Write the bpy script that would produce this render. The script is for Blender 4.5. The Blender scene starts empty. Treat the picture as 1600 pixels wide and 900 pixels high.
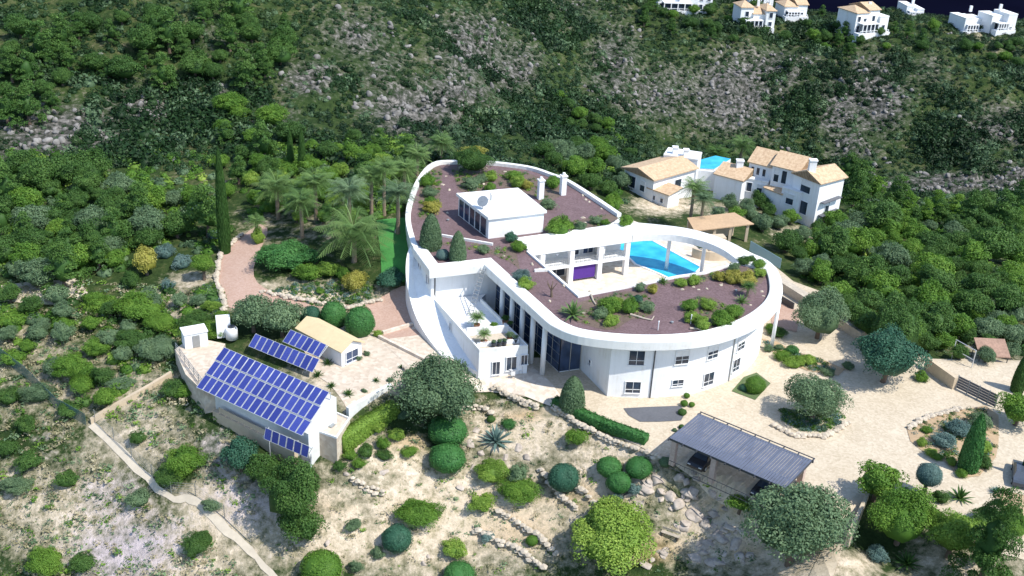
import bpy, bmesh, math, random
import numpy as np
from mathutils import Vector
random.seed(7)
rad = math.radians
SC = bpy.context.scene
# ------------------------------------------------------------------ camera
F = 1715.0; PITCH = 26.0; ROLL = 3.0
CAM = np.array([0.0, -104.0, 64.0])
_p = rad(PITCH); _r = rad(ROLL)
FW = np.array([0, math.cos(_p), -math.sin(_p)]); _rt = np.array([1.0, 0, 0]); _up = np.array([0, math.sin(_p), math.cos(_p)])
RT = _rt*math.cos(_r) + _up*math.sin(_r); UP = _up*math.cos(_r) - _rt*math.sin(_r)
cd = bpy.data.cameras.new('camera'); cam = bpy.data.objects.new('camera', cd); SC.collection.objects.link(cam)
from mathutils import Matrix
m = Matrix(((RT[0], UP[0], -FW[0], CAM[0]), (RT[1], UP[1], -FW[1], CAM[1]), (RT[2], UP[2], -FW[2], CAM[2]), (0, 0, 0, 1)))
cam.matrix_world = m
cd.sensor_width = 36; cd.lens = 36*F/1600; cd.clip_end = 40000; cd.clip_start = 1
SC.camera = cam
# ------------------------------------------------------------------ light
SUN_EL = 54.0; SDIR = np.array([0.86, -0.50]); SDIR = SDIR/np.linalg.norm(SDIR)
w = bpy.data.worlds.new("World"); SC.world = w; w.use_nodes = True
nt = w.node_tree; bg = nt.nodes['Background']
sky = nt.nodes.new('ShaderNodeTexSky'); sky.sky_type = 'NISHITA'; sky.sun_disc = False
sky.sun_elevation = rad(SUN_EL); sky.sun_rotation = math.atan2(SDIR[0], SDIR[1])
sky.air_density = 1.0; sky.dust_density = 0.4; sky.ozone_density = 1.5
nt.links.new(sky.outputs[0], bg.inputs[0]); bg.inputs[1].default_value = 0.15
ld = bpy.data.lights.new('sun', 'SUN'); ld.energy = 3.6; ld.angle = rad(0.6); ld.color = (1.0, 0.95, 0.86)
lo = bpy.data.objects.new('sun', ld); SC.collection.objects.link(lo)
ce = math.cos(rad(SUN_EL))
sv = Vector((SDIR[0]*ce, SDIR[1]*ce, math.sin(rad(SUN_EL))))
lo.rotation_euler = sv.to_track_quat('Z', 'Y').to_euler(); lo.location = (60, -60, 90)
SC.view_settings.view_transform = 'Standard'; SC.view_settings.look = 'None'
SC.view_settings.exposure = 0.72; SC.view_settings.gamma = 1.0
SC.view_settings.use_curve_mapping = False
SC.cycles.max_bounces = 5; SC.cycles.transparent_max_bounces = 4
SC.cycles.use_adaptive_sampling = True
# ------------------------------------------------------------------ pixel <-> world
def ray(px, py): return FW*F + RT*(px-800) + UP*(450-py)
def U(px, py, z):
    d = ray(px, py); return CAM + d*((z-CAM[2])/d[2])
def PX(v):
    q = np.asarray(v, float)-CAM; d = q@FW
    return 800+F*(q@RT)/d, 450-F*(q@UP)/d, F/d
# ------------------------------------------------------------------ noise
_rs = np.random.RandomState(11); _tab = _rs.rand(256, 256)
def vnoise(x, y):
    xi = np.floor(x).astype(int); yi = np.floor(y).astype(int); fx = x-xi; fy = y-yi
    fx = fx*fx*(3-2*fx); fy = fy*fy*(3-2*fy)
    a = _tab[xi & 255, yi & 255]; b = _tab[(xi+1) & 255, yi & 255]; c = _tab[xi & 255, (yi+1) & 255]; d = _tab[(xi+1) & 255, (yi+1) & 255]
    return (a*(1-fx)+b*fx)*(1-fy)+(c*(1-fx)+d*fx)*fy
def fbm(x, y, o=4):
    s = 0; a = 0.5; f = 1.0
    for i in range(o):
        s = s+a*(vnoise(x*f+17.3*i, y*f+5.1*i)-0.5); a *= 0.5; f *= 2.03
    return s
def pip(x, y, poly):
    x = np.asarray(x, float); y = np.asarray(y, float); ins = np.zeros(x.shape, bool); n = len(poly)
    for i in range(n):
        x1, y1 = poly[i][:2]; x2, y2 = poly[(i+1) % n][:2]
        if y1 == y2: continue
        c = ((y1 > y) != (y2 > y)) & (x < (x2-x1)*(y-y1)/(y2-y1)+x1); ins ^= c
    return ins
# ------------------------------------------------------------------ terrain heights
CP = [  # pixel, height
 (900,640,0),(1000,690,0),(1150,600,0),(1250,560,0),(1300,700,0),(1400,620,0),(1450,700,0),(1330,760,0),(1550,700,0),(1600,800,0),(1250,650,0),(1500,600,0),(1080,650,0),
 (1450,800,0),(1550,860,-.3),(1000,600,0),(1060,500,0),(900,500,0),(800,500,0),(1150,480,0),(1200,420,.3),(1240,480,0),(1180,350,.3),(1330,510,0),
 (800,590,0),(740,575,0),(700,560,0),(870,632,-.1),(850,680,-1.6),(760,650,-1.8),(700,735,-3.8),(880,760,-4),(1000,745,-2.2),(960,850,-6),(640,820,-7),(550,770,-4.6),(550,880,-9),
 (750,890,-9),(950,895,-7.5),(1100,890,-6.2),(1100,800,-4),(1200,890,-5),(1060,765,-2.0),(1150,805,-2.8),(1030,712,-.2),(1320,850,-.5),(1295,895,-1.0),(1345,870,-2.6),(1400,895,-3),(1240,800,-2.2),
 (505,725,-3.0),(329,640,-2.0),(404,690,-2.5),(250,640,-3),(270,780,-7.5),(145,660,-5),(400,850,-9),(0,900,-15),(200,890,-12.5),(0,750,-10),(0,620,-5),(300,890,-11),
 (280,560,-1.2),(590,600,.6),(540,580,.6),(620,560,.5),(480,520,.6),(400,540,.4),(330,530,0),(640,540,.4),(600,470,1.2),(500,455,1.8),(380,440,2.0),(350,480,1.2),(390,370,2.6),
 (430,350,3.0),(620,400,5.2),(620,350,5.8),(550,400,4.0),(450,300,4.4),(560,290,5.4),(640,300,6.0),(760,260,6),(850,240,4),(940,265,-1),(980,350,.3),(1080,372,.3),
 (1000,320,0),(1080,335,-.8),(1280,360,-2.6),(1150,320,-1.2),(1350,400,-3),(1500,420,-3),(1590,500,-1.2),(1450,520,-1),(1590,360,-5),(1550,560,-.5),(1230,380,-2),
 (0,450,0),(100,460,.3),(200,500,-.8),(250,430,1.2),(100,550,-2),(0,350,1),(200,350,2),(300,300,2),(0,250,3),(200,200,4),(0,100,10),(200,100,9),(0,0,16),(200,0,16),
 (400,200,4),(400,100,9),(400,0,15),(550,200,3),(550,100,7),(550,0,13),(700,200,0),(700,100,4.5),(700,0,9.5),(820,180,-4),(820,100,0),(820,0,6),(900,180,-8),(890,80,-3),(890,0,1),
 (950,230,-9),(970,150,-9),(1000,60,-4),(1100,220,-17),(1100,150,-11),(1100,80,-4),(1050,30,-1),(1250,240,-19),(1250,150,-11),(1250,70,-3),(1400,250,-18),(1400,170,-11),(1400,80,-2.5),
 (1560,270,-16),(1560,190,-11),(1560,90,-2),(1200,30,-1),(1300,20,-1),(1400,30,-1),(1500,50,-1),(1595,60,-1)]
cp = [tuple(U(a, b, z)) for a, b, z in CP]
cp += [(-180,200,40),(-100,220,38),(-30,230,24),(30,260,4),(90,270,-1),(-200,60,12),(-190,-40,-12),(-100,-60,-26),(0,-75,-22),(80,-60,-8),(160,-40,-2),(180,60,-4),(200,140,-14),(240,220,-3),(-230,300,50),(0,330,10),(120,-90,-14),(-200,-120,-40),(200,-120,-16)]
cp = np.array(cp)
def _rbf_fit(P, Z):
    n = len(P); D = np.linalg.norm(P[:, None]-P[None], axis=2)
    A = np.zeros((n+3, n+3)); A[:n, :n] = D; np.fill_diagonal(A[:n, :n], -0.6); A[:n, n] = 1; A[:n, n+1:] = P; A[n, :n] = 1; A[n+1:, :n] = P.T
    return np.linalg.solve(A, np.concatenate([Z, [0, 0, 0]]))
_W = _rbf_fit(cp[:, :2], cp[:, 2])
X0, X1, Y0, Y1, STEP = -300.0, 330.0, -130.0, 340.0, 1.0
gx = np.arange(X0, X1+.1, STEP); gy = np.arange(Y0, Y1+.1, STEP)
GX, GY = np.meshgrid(gx, gy, indexing='ij')
Z = np.zeros(GX.shape)
for i in range(len(cp)): Z += _W[i]*np.hypot(GX-cp[i, 0], GY-cp[i, 1])
Z += _W[-3]+_W[-2]*GX+_W[-1]*GY
def sm(a, b, x): t = np.clip((x-a)/(b-a), 0, 1); return t*t*(3-2*t)
far = sm(60, 95, GY)
nearslope = 1-sm(-14, 0, GY)
left = 1-sm(-60, -38, GX)
amp = np.maximum.reduce([far*7.0, left*3.0, nearslope*1.2*np.ones_like(GX)*(1-sm(34, 40, GX)*0.9)])
Z += amp*fbm(GX/22, GY/22, 5)
Z += far*2.2*(np.abs(fbm(GX/7, GY/9, 3))*2-.25)
def pl(z, *pts): return [tuple(U(a, b, z)[:2]) for a, b in pts]
COURT = pl(0, (862,628),(905,650),(1010,700),(1045,715),(1190,790),(1340,800),(1360,765),(1420,770),(1470,800),(1560,860),(1640,880),(1760,760),(1640,560),(1500,560),(1450,560),(1330,470),(1240,440),(1190,400),(1000,380),(930,460),(850,560),(760,560),(765,590),(800,612))
def blur(m, k):
    for _ in range(k):
        m = (m+np.roll(m, 1, 0)+np.roll(m, -1, 0)+np.roll(m, 1, 1)+np.roll(m, -1, 1))/5
    return m
mk = blur(pip(GX, GY, COURT).astype(float), 3); mk = np.clip(mk*1.6-.3, 0, 1)
Z = Z*(1-mk)
DRIVE = [tuple(U(a, b, z)[:2]) for a, b, z in [(380,368,2.8),(408,350,3),(418,365,2.9),(396,420,2.2),(412,450,2),(470,468,1.7),(560,478,1.3),(600,462,1.4),(640,440,1.8),(650,480,.9),(668,510,.4),(600,520,.8),(560,495,1),(480,480,1.3),(400,482,1.4),(352,478,1.3),(338,430,2),(345,395,2.5)]]
YARD = pl(.55, (470,505),(560,500),(640,500),(700,545),(740,580),(660,600),(612,602),(545,640),(515,640),(430,570),(390,545),(420,520))
for poly, zz in ((YARD, .5),):
    mk2 = blur(pip(GX, GY, poly).astype(float), 2); Z = Z*(1-mk2)+zz*mk2
# plateau edge: the land drops to the sea
e0 = U(1150, 1, -1)[:2]; e1 = U(1600, 36, -1)[:2]; ed = (e1-e0)/np.linalg.norm(e1-e0); en = np.array([-ed[1], ed[0]])
if en[1] < 0: en = -en
s = (GX-e0[0])*en[0]+(GY-e0[1])*en[1]
along = (GX-e0[0])*ed[0]+(GY-e0[1])*ed[1]
s = s-np.maximum(0, -along-12)*1.5 - 8*vnoise(GX/31, GY/31)*0
Z = Z-0.9*np.maximum(0, s)
Z = np.maximum(Z, -75)
def h(x, y):
    fx = np.clip((np.asarray(x, float)-X0)/STEP, 0, len(gx)-1.001); fy = np.clip((np.asarray(y, float)-Y0)/STEP, 0, len(gy)-1.001)
    i = fx.astype(int); j = fy.astype(int); a = fx-i; b = fy-j
    return (Z[i, j]*(1-a)+Z[i+1, j]*a)*(1-b)+(Z[i, j+1]*(1-a)+Z[i+1, j+1]*a)*b
def G(px, py, off=0.0):
    d = ray(px, py); d = d/np.linalg.norm(d); t = np.arange(70, 460, 0.35); p = CAM+d*t[:, None]
    below = p[:, 2] <= h(p[:, 0], p[:, 1])+off; k = np.argmax(below) if below.any() else len(t)-1
    if k == 0: return p[0]
    a = p[k-1]; b = p[k]; da = a[2]-h(a[0], a[1])-off; db = b[2]-h(b[0], b[1])-off
    f = da/(da-db) if da != db else 0; q = a+(b-a)*np.clip(f, 0, 1); q[2] = h(q[0], q[1]); return q
# ------------------------------------------------------------------ materials
def node_mat(name):
    m = bpy.data.materials.new(name); m.use_nodes = True; n = m.node_tree; b = n.nodes['Principled BSDF']; return m, n, b
def ramp(n, fac, stops):
    r = n.nodes.new('ShaderNodeValToRGB'); cr = r.color_ramp
    while len(cr.elements) < len(stops): cr.elements.new(0.5)
    for e, (p, c) in zip(cr.elements, stops): e.position = p; e.color = (*c, 1)
    n.links.new(fac, r.inputs[0]); return r.outputs[0]
def noise(n, scale, detail=4, rough=.6, coord=None, dist=0):
    t = n.nodes.new('ShaderNodeTexNoise'); t.inputs['Scale'].default_value = scale; t.inputs['Detail'].default_value = detail; t.inputs['Roughness'].default_value = rough; t.inputs['Distortion'].default_value = dist
    if coord is not None: n.links.new(coord, t.inputs['Vector'])
    return t.outputs['Fac']
def mth(n, op, a, b=None, clamp=False):
    t = n.nodes.new('ShaderNodeMath'); t.operation = op; t.use_clamp = clamp
    for i, v in enumerate((a, b)):
        if v is None: continue
        if isinstance(v, (int, float)): t.inputs[i].default_value = v
        else: n.links.new(v, t.inputs[i])
    return t.outputs[0]
def mixc(n, f, a, b, mode='MIX'):
    t = n.nodes.new('ShaderNodeMix'); t.data_type = 'RGBA'; t.blend_type = mode
    if isinstance(f, (int, float)): t.inputs[0].default_value = f
    else: n.links.new(f, t.inputs[0])
    for i, v in ((6, a), (7, b)):
        if isinstance(v, tuple): t.inputs[i].default_value = (*v, 1)
        else: n.links.new(v, t.inputs[i])
    return t.outputs[2]
def geo_pos(n):
    g = n.nodes.new('ShaderNodeNewGeometry'); return g.outputs['Position']
def attr(n, name):
    a = n.nodes.new('ShaderNodeAttribute'); a.attribute_name = name; return a.outputs['Fac']
def bump(n, b, hgt, st=.4, dist=.1):
    t = n.nodes.new('ShaderNodeBump'); t.inputs['Strength'].default_value = st; t.inputs['Distance'].default_value = dist
    n.links.new(hgt, t.inputs['Height']); n.links.new(t.outputs[0], b.inputs['Normal'])
def simple(name, col, rough=.7, scale=3.0, var=.12, metal=0, bmp=0.0, spec=None):
    m, n, b = node_mat(name); pos = geo_pos(n); f = noise(n, scale, 5, .65, pos)
    lo = tuple(c*(1-var) for c in col); hi = tuple(min(1, c*(1+var)) for c in col)
    f2 = noise(n, scale*.13, 3, .6, pos); f = mth(n, 'MULTIPLY_ADD', f, .6); n.nodes[-1].inputs[2].default_value = 0
    s = mth(n, 'ADD', f, mth(n, 'MULTIPLY', f2, .4))
    n.links.new(ramp(n, s, [(.3, lo), (.7, hi)]), b.inputs['Base Color']); b.inputs['Roughness'].default_value = rough; b.inputs['Metallic'].default_value = metal
    if spec is not None: b.inputs['Specular IOR Level'].default_value = spec
    if bmp: bump(n, b, s, bmp, .05)
    return m
def foliage(name, dark, mid, light, trans=.32):
    m, n, b = node_mat(name)
    oi = n.nodes.new('ShaderNodeObjectInfo'); v = attr(n, 'v')
    f = mth(n, 'ADD', mth(n, 'MULTIPLY', v, .8), mth(n, 'MULTIPLY', oi.outputs['Random'], .2))
    c = ramp(n, f, [(0.05, dark), (.5, mid), (.95, light)])
    n.links.new(c, b.inputs['Base Color']); b.inputs['Roughness'].default_value = .6; b.inputs['Specular IOR Level'].default_value = .25
    tr = n.nodes.new('ShaderNodeBsdfTranslucent'); n.links.new(c, tr.inputs['Color'])
    mx = n.nodes.new('ShaderNodeMixShader'); mx.inputs[0].default_value = trans
    n.links.new(b.outputs[0], mx.inputs[1]); n.links.new(tr.outputs[0], mx.inputs[2]); n.links.new(mx.outputs[0], n.nodes['Material Output'].inputs[0])
    return m
M = {}
def streaky(name, col, var):
    m, n, b = node_mat(name); pos = geo_pos(n); mp = n.nodes.new('ShaderNodeMapping'); mp.inputs['Scale'].default_value = (2.2, 2.2, .22); n.links.new(pos, mp.inputs[0])
    s = mth(n, 'ADD', mth(n, 'MULTIPLY', noise(n, 1.0, 6, .7, mp.outputs[0]), .55), mth(n, 'MULTIPLY', noise(n, .5, 5, .65, pos), .45))
    c = ramp(n, s, [(.30, tuple(x*(1-var*1.6)*k for x, k in zip(col, (1, .97, .9)))), (.46, tuple(x*(1-var*.4) for x in col)), (.6, col)])
    n.links.new(c, b.inputs['Base Color']); b.inputs['Roughness'].default_value = .8; bump(n, b, s, .15, .03); return m
M['white'] = streaky('white_render', (.80, .81, .82), .13)
M['coping'] = streaky('white_coping', (.78, .785, .77), .16)
M['whiteold_shaded'] = simple('white_weathered_shaded', (.66, .67, .66), .8, 1.5, .14)  # weathered white, also the painted shade of the court facade
M['stone'] = simple('pale_stone', (.46, .40, .32), .9, 2.2, .3, bmp=.5)
M['tanwall'] = simple('tan_plaster', (.52, .42, .30), .9, 1.5, .15)
M['rock'] = simple('grey_rock', (.40, .345, .295), .95, 1.6, .5, bmp=1.0)
M['hillrock'] = simple('hill_rock', (.19, .182, .172), .95, .9, .65, bmp=.9)
M['bark'] = simple('bark', (.13, .095, .07), .95, 5, .3)
M['palmbark'] = simple('palm_bark', (.22, .17, .12), .95, 8, .35)
M['dark'] = simple('dark_void', (.015, .018, .022), .6)
M['darkmetal'] = simple('dark_metal', (.05, .055, .065), .5)
M['greymetal'] = simple('grey_metal', (.35, .37, .38), .45, metal=.6)
M['silver'] = simple('silver_frame', (.62, .64, .66), .4, metal=.3)
M['terracotta'] = simple('terracotta', (.34, .16, .09), .8, 5, .2)
M['shelterroof'] = simple('tan_roof', (.42, .29, .18), .9, 3, .2)
M['roofbeige'] = simple('beige_roof', (.62, .50, .30), .9, 2, .1)
M['purple'] = simple('purple_awning', (.07, .02, .22), .8)
M['earth'] = simple('bare_earth', (.40, .29, .18), .95, 2.0, .25, bmp=.4)
M['brick'] = simple('reddish_stone', (.30, .19, .14), .9, 4, .35, bmp=.4)
M['pillar'] = simple('pink_stone', (.48, .37, .32), .9, 4, .25, bmp=.3)
M['lawn'] = simple('lawn', (.045, .20, .04), .9, 6, .25, bmp=.3)
M['lawndry'] = simple('rough_lawn', (.09, .13, .05), .95, 3, .3, bmp=.3)
M['slate'] = simple('dark_slate', (.10, .105, .12), .8, 3, .25)
M['carpaint'] = simple('car_dark_paint', (.02, .022, .028), .25)
M['carblue'] = simple('car_grey_paint', (.06, .075, .10), .25)
M['tyre'] = simple('tyre', (.02, .02, .02), .8)
M['fabric'] = simple('white_fabric', (.7, .7, .7), .9)
M['bougain'] = foliage('magenta_leaves', (.09, .01, .04), (.25, .03, .12), (.40, .08, .22))
def glass_mat(name, col, rough=.08):
    m, n, b = node_mat(name); pos = geo_pos(n)
    n.links.new(ramp(n, noise(n, .8, 2, .5, pos), [(.3, tuple(c*.6 for c in col)), (.7, tuple(c*1.3 for c in col))]), b.inputs['Base Color'])
    b.inputs['Roughness'].default_value = rough; b.inputs['Specular IOR Level'].default_value = .6; return m
M['glass'] = glass_mat('window_glass', (.03, .045, .07))
M['glassblue'] = glass_mat('blue_glass', (.035, .06, .12))
def pv_mat():
    m, n, b = node_mat('photovoltaic_cells'); tc = n.nodes.new('ShaderNodeTexCoord')
    br = n.nodes.new('ShaderNodeTexBrick'); n.links.new(tc.outputs['Object'], br.inputs['Vector']); br.offset = 0
    br.inputs['Scale'].default_value = 1; br.inputs['Brick Width'].default_value = .16; br.inputs['Row Height'].default_value = .16; br.inputs['Mortar Size'].default_value = .006
    br.inputs['Color1'].default_value = (.035, .05, .27, 1); br.inputs['Color2'].default_value = (.042, .06, .31, 1); br.inputs['Mortar'].default_value = (.12, .15, .32, 1)
    oi = n.nodes.new('ShaderNodeObjectInfo'); c = mixc(n, mth(n, 'MULTIPLY', oi.outputs['Random'], .7), br.outputs['Color'], (.02, .03, .17))
    n.links.new(c, b.inputs['Base Color']); b.inputs['Roughness'].default_value = .35; b.inputs['Specular IOR Level'].default_value = .4; return m
M['pv'] = pv_mat()
def tile_mat():
    m, n, b = node_mat('clay_roof_tiles'); pos = geo_pos(n)
    wv = n.nodes.new('ShaderNodeTexWave'); wv.inputs['Scale'].default_value = 1.6; wv.inputs['Distortion'].default_value = 1.0; n.links.new(pos, wv.inputs['Vector'])
    f = mth(n, 'ADD', mth(n, 'MULTIPLY', noise(n, 2.2, 5, .7, pos), .75), mth(n, 'MULTIPLY', wv.outputs['Fac'], .25))
    n.links.new(ramp(n, f, [(.3, (.33, .21, .13)), (.5, (.52, .37, .23)), (.72, (.64, .50, .34))]), b.inputs['Base Color'])
    b.inputs['Roughness'].default_value = .9; bump(n, b, f, .5, .08); return m
M['tile'] = tile_mat()
def paving(name, c1, c2, c3, sc=2.6):
    m, n, b = node_mat(name); pos = geo_pos(n)
    vo = n.nodes.new('ShaderNodeTexVoronoi'); vo.inputs['Scale'].default_value = sc; n.links.new(pos, vo.inputs['Vector'])
    sep = n.nodes.new('ShaderNodeSeparateColor'); n.links.new(vo.outputs['Color'], sep.inputs[0])
    f = mth(n, 'ADD', mth(n, 'MULTIPLY', sep.outputs[0], .35), mth(n, 'MULTIPLY', noise(n, .25, 5, .7, pos), .65))
    c = ramp(n, f, [(.25, c1), (.5, c2), (.72, c3)])
    n.links.new(c, b.inputs['Base Color']); b.inputs['Roughness'].default_value = .9; bump(n, b, vo.outputs['Distance'], .3, .03); return m
M['court'] = paving('cobbled_court', (.42, .35, .255), (.50, .425, .32), (.57, .49, .38), 4.5)
M['gravel'] = paving('plum_gravel', (.105, .066, .068), (.14, .09, .096), (.18, .12, .126), 6)
M['mulch'] = simple('planting_soil', (.13, .095, .075), .95, 4, .45, bmp=.5)
M['drive'] = paving('pink_drive', (.36, .235, .18), (.40, .27, .21), (.44, .31, .25), 6)
M['patio'] = paving('patio_tiles', (.50, .42, .34), (.60, .52, .43), (.68, .62, .54), 2)
M['yard'] = paving('cream_yard', (.44, .36, .28), (.52, .44, .35), (.60, .53, .44), 2.4)
M['path'] = simple('dusty_track', (.50, .44, .35), .95, 1.5, .15, bmp=.2)
def water_mat():
    m, n, b = node_mat('pool_water'); pos = geo_pos(n)
    n.links.new(ramp(n, noise(n, .5, 3, .5, pos), [(.3, (.015, .27, .50)), (.5, (.025, .38, .60)), (.7, (.05, .48, .68))]), b.inputs['Base Color']); b.inputs['Roughness'].default_value = .06; b.inputs['IOR'].default_value = 1.33
    bump(n, b, noise(n, 2.5, 3, .6, pos), .25, .05); return m
M['water'] = water_mat()
def sea_mat():
    m, n, b = node_mat('dark_sea'); pos = geo_pos(n)
    n.links.new(ramp(n, noise(n, .02, 4, .6, pos), [(.3, (.0022, .0025, .008)), (.7, (.003, .0035, .011))]), b.inputs['Base Color']); b.inputs['Roughness'].default_value = 1; b.inputs['Specular IOR Level'].default_value = 0; return m
M['sea'] = sea_mat()
M['olive'] = foliage('olive_leaves', (.055, .105, .05), (.125, .205, .105), (.24, .34, .18))
M['broad'] = foliage('dark_leaves', (.022, .062, .014), (.058, .135, .030), (.125, .23, .052))
M['green'] = foliage('green_leaves', (.038, .105, .015), (.105, .225, .03), (.22, .36, .055))
M['bright'] = foliage('yellow_green_leaves', (.08, .16, .02), (.19, .32, .05), (.35, .47, .09))
M['yellow'] = foliage('yellow_leaves', (.16, .17, .03), (.32, .32, .06), (.48, .44, .12))
M['box'] = foliage('clipped_leaves', (.022, .09, .024), (.045, .155, .038), (.085, .22, .055), .1)
M['boxdark'] = foliage('dark_clipped_leaves', (.018, .065, .04), (.035, .11, .065), (.06, .15, .09), .1)
M['pine'] = foliage('pine_needles', (.025, .075, .018), (.06, .14, .03), (.13, .24, .05))
M['blue'] = foliage('blue_green_leaves', (.06, .12, .11), (.13, .22, .20), (.24, .34, .31))
M['palm'] = foliage('palm_fronds', (.055, .12, .035), (.13, .23, .07), (.26, .37, .13))
M['scrub'] = foliage('scrub_leaves', (.006, .022, .007), (.017, .050, .013), (.06, .105, .034), .12)
# ------------------------------------------------------------------ object helpers
COL = SC.collection
def np_mesh(name, verts, facelists, mats, fmat=None, v=None, smooth=False):
    me = bpy.data.meshes.new(name); verts = np.asarray(verts, np.float32)
    me.vertices.add(len(verts)); me.vertices.foreach_set('co', verts.ravel())
    fl = [np.asarray(f, np.int32) for f in facelists if len(f)]
    loops = np.concatenate([f.ravel() for f in fl]); tot = np.concatenate([np.full(len(f), f.shape[1], np.int32) for f in fl])
    st = np.concatenate([[0], np.cumsum(tot)[:-1]]).astype(np.int32)
    me.loops.add(len(loops)); me.loops.foreach_set('vertex_index', loops)
    me.polygons.add(len(tot)); me.polygons.foreach_set('loop_start', st); me.polygons.foreach_set('loop_total', tot)
    for mm in mats: me.materials.append(mm)
    if fmat is not None: me.polygons.foreach_set('material_index', np.asarray(fmat, np.int32))
    if smooth: me.polygons.foreach_set('use_smooth', np.ones(len(tot), bool))
    if v is not None:
        a = me.attributes.new('v', 'FLOAT', 'FACE'); a.data.foreach_set('value', np.asarray(v, np.float32))
    me.update(calc_edges=True); me.validate(); return me
def link(name, me, parent=None, loc=None, rz=0, sc=None):
    o = bpy.data.objects.new(name, me); COL.objects.link(o)
    if parent is not None: o.parent = parent
    if loc is not None: o.location = tuple(float(c) for c in loc)
    if rz: o.rotation_euler = (0, 0, rz)
    if sc is not None: o.scale = sc if hasattr(sc, '__len__') else (sc, sc, sc)
    return o
def tag(o, label=None, cat=None, group=None, kind=None):
    if label: o['label'] = label
    if cat: o['category'] = cat
    if group: o['group'] = group
    if kind: o['kind'] = kind
    return o
def empty(name, loc, label=None, cat=None, group=None, rz=0):
    o = link(name, None, None, loc, rz); o.empty_display_size = .3; return tag(o, label, cat, group)
class MB:
    def __init__(s): s.v = []; s.f = []; s.m = []
    def add(s, vs, fs, mi=0):
        b = len(s.v); s.v += [tuple(map(float, p)) for p in vs]; s.f += [tuple(i+b for i in f) for f in fs]; s.m += [mi]*len(fs); return s
    def prism(s, poly, z0, z1, mi=0):
        n = len(poly); z0 = z0 if hasattr(z0, '__len__') else [z0]*n; z1 = z1 if hasattr(z1, '__len__') else [z1]*n
        a = sum(poly[i][0]*poly[(i+1) % n][1]-poly[(i+1) % n][0]*poly[i][1] for i in range(n))
        if a < 0: poly = poly[::-1]; z0 = z0[::-1]; z1 = z1[::-1]
        vs = [(p[0], p[1], z) for p, z in zip(poly, z0)]+[(p[0], p[1], z) for p, z in zip(poly, z1)]
        fs = [tuple(range(n-1, -1, -1)), tuple(range(n, 2*n))]+[(i, (i+1) % n, n+(i+1) % n, n+i) for i in range(n)]
        return s.add(vs, fs, mi)
    def box(s, c, d, rz=0, mi=0):
        ca, sa = math.cos(rz), math.sin(rz); hx, hy = d[0]/2, d[1]/2
        pl_ = [(c[0]+x*ca-y*sa, c[1]+x*sa+y*ca) for x, y in ((-hx, -hy), (hx, -hy), (hx, hy), (-hx, hy))]
        return s.prism(pl_, c[2]-d[2]/2, c[2]+d[2]/2, mi)
    def tube(s, p, q, r0, r1=None, n=8, mi=0, cap=True):
        r1 = r0 if r1 is None else r1; p = np.array(p, float); q = np.array(q, float); d = q-p; L = np.linalg.norm(d); d = d/L
        a = np.cross(d, [0, 0, 1] if abs(d[2]) < .9 else [1, 0, 0]); a /= np.linalg.norm(a); b = np.cross(d, a)
        vs = []
        for c, r in ((p, r0), (q, r1)):
            for i in range(n): t = 2*math.pi*i/n; vs.append(c+r*(a*math.cos(t)+b*math.sin(t)))
        fs = [(i, (i+1) % n, n+(i+1) % n, n+i) for i in range(n)]
        if cap: fs += [tuple(range(n-1, -1, -1)), tuple(range(n, 2*n))]
        return s.add(vs, fs, mi)
    def bar(s, p, q, wd, hg, mi=0):
        p = np.array(p, float); q = np.array(q, float); d = (q-p)[:2]; L = np.linalg.norm(d); nn = np.array([-d[1], d[0], 0])/max(L, 1e-6)*wd/2; u = np.array([0, 0, hg/2])
        vs = [p-nn-u, p+nn-u, p+nn+u, p-nn+u, q-nn-u, q+nn-u, q+nn+u, q-nn+u]
        return s.add(vs, [(0, 3, 2, 1), (4, 5, 6, 7), (0, 1, 5, 4), (1, 2, 6, 5), (2, 3, 7, 6), (3, 0, 4, 7)], mi)
    def lathe(s, c, prof, n=16, mi=0):
        vs = []
        for r, z in prof:
            for i in range(n): t = 2*math.pi*i/n; vs.append((c[0]+r*math.cos(t), c[1]+r*math.sin(t), c[2]+z))
        k = len(prof); fs = [(j*n+i, j*n+(i+1) % n, (j+1)*n+(i+1) % n, (j+1)*n+i) for j in range(k-1) for i in range(n)]
        fs += [tuple(range(n-1, -1, -1)), tuple((k-1)*n+i for i in range(n))]
        return s.add(vs, fs, mi)
    def wall(s, path, z0, z1, th=.25, side=1, mi=0):  # thick wall along a path
        o = offs(path, th*side)
        for i in range(len(path)-1):
            a0 = z0 if not hasattr(z0, '__len__') else None
            za = (z0, z0) if a0 is not None else (z0[i], z0[i+1]); zb = (z1, z1) if not hasattr(z1, '__len__') else (z1[i], z1[i+1])
            s.prism([path[i], path[i+1], o[i+1], o[i]], [za[0], za[1], za[1], za[0]], [zb[0], zb[1], zb[1], zb[0]], mi)
        return s
    def build(s, name, mats, parent=None, smooth=False, loc=None, rz=0):
        me = bpy.data.meshes.new(name); me.from_pydata(s.v, [], s.f)
        for mm in (mats if isinstance(mats, (list, tuple)) else [mats]): me.materials.append(mm)
        me.polygons.foreach_set('material_index', s.m)
        if smooth: me.polygons.foreach_set('use_smooth', [True]*len(me.polygons))
        me.update(); return link(name, me, parent, loc, rz)
def offs(path, d):  # offset to the right of travel
    P = [np.array(p[:2], float) for p in path]; out = []
    for i in range(len(P)):
        n = []
        for a, b in ((i-1, i), (i, i+1)):
            if 0 <= a and b < len(P):
                e = P[b]-P[a]; e /= np.linalg.norm(e); n.append(np.array([e[1], -e[0]]))
        if len(n) == 2:
            mm = n[0]+n[1]; mm /= np.linalg.norm(mm); k = 1/max(.35, mm@n[0])
        else: mm = n[0]; k = 1
        out.append(tuple(P[i]+mm*d*k))
    return out
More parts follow.
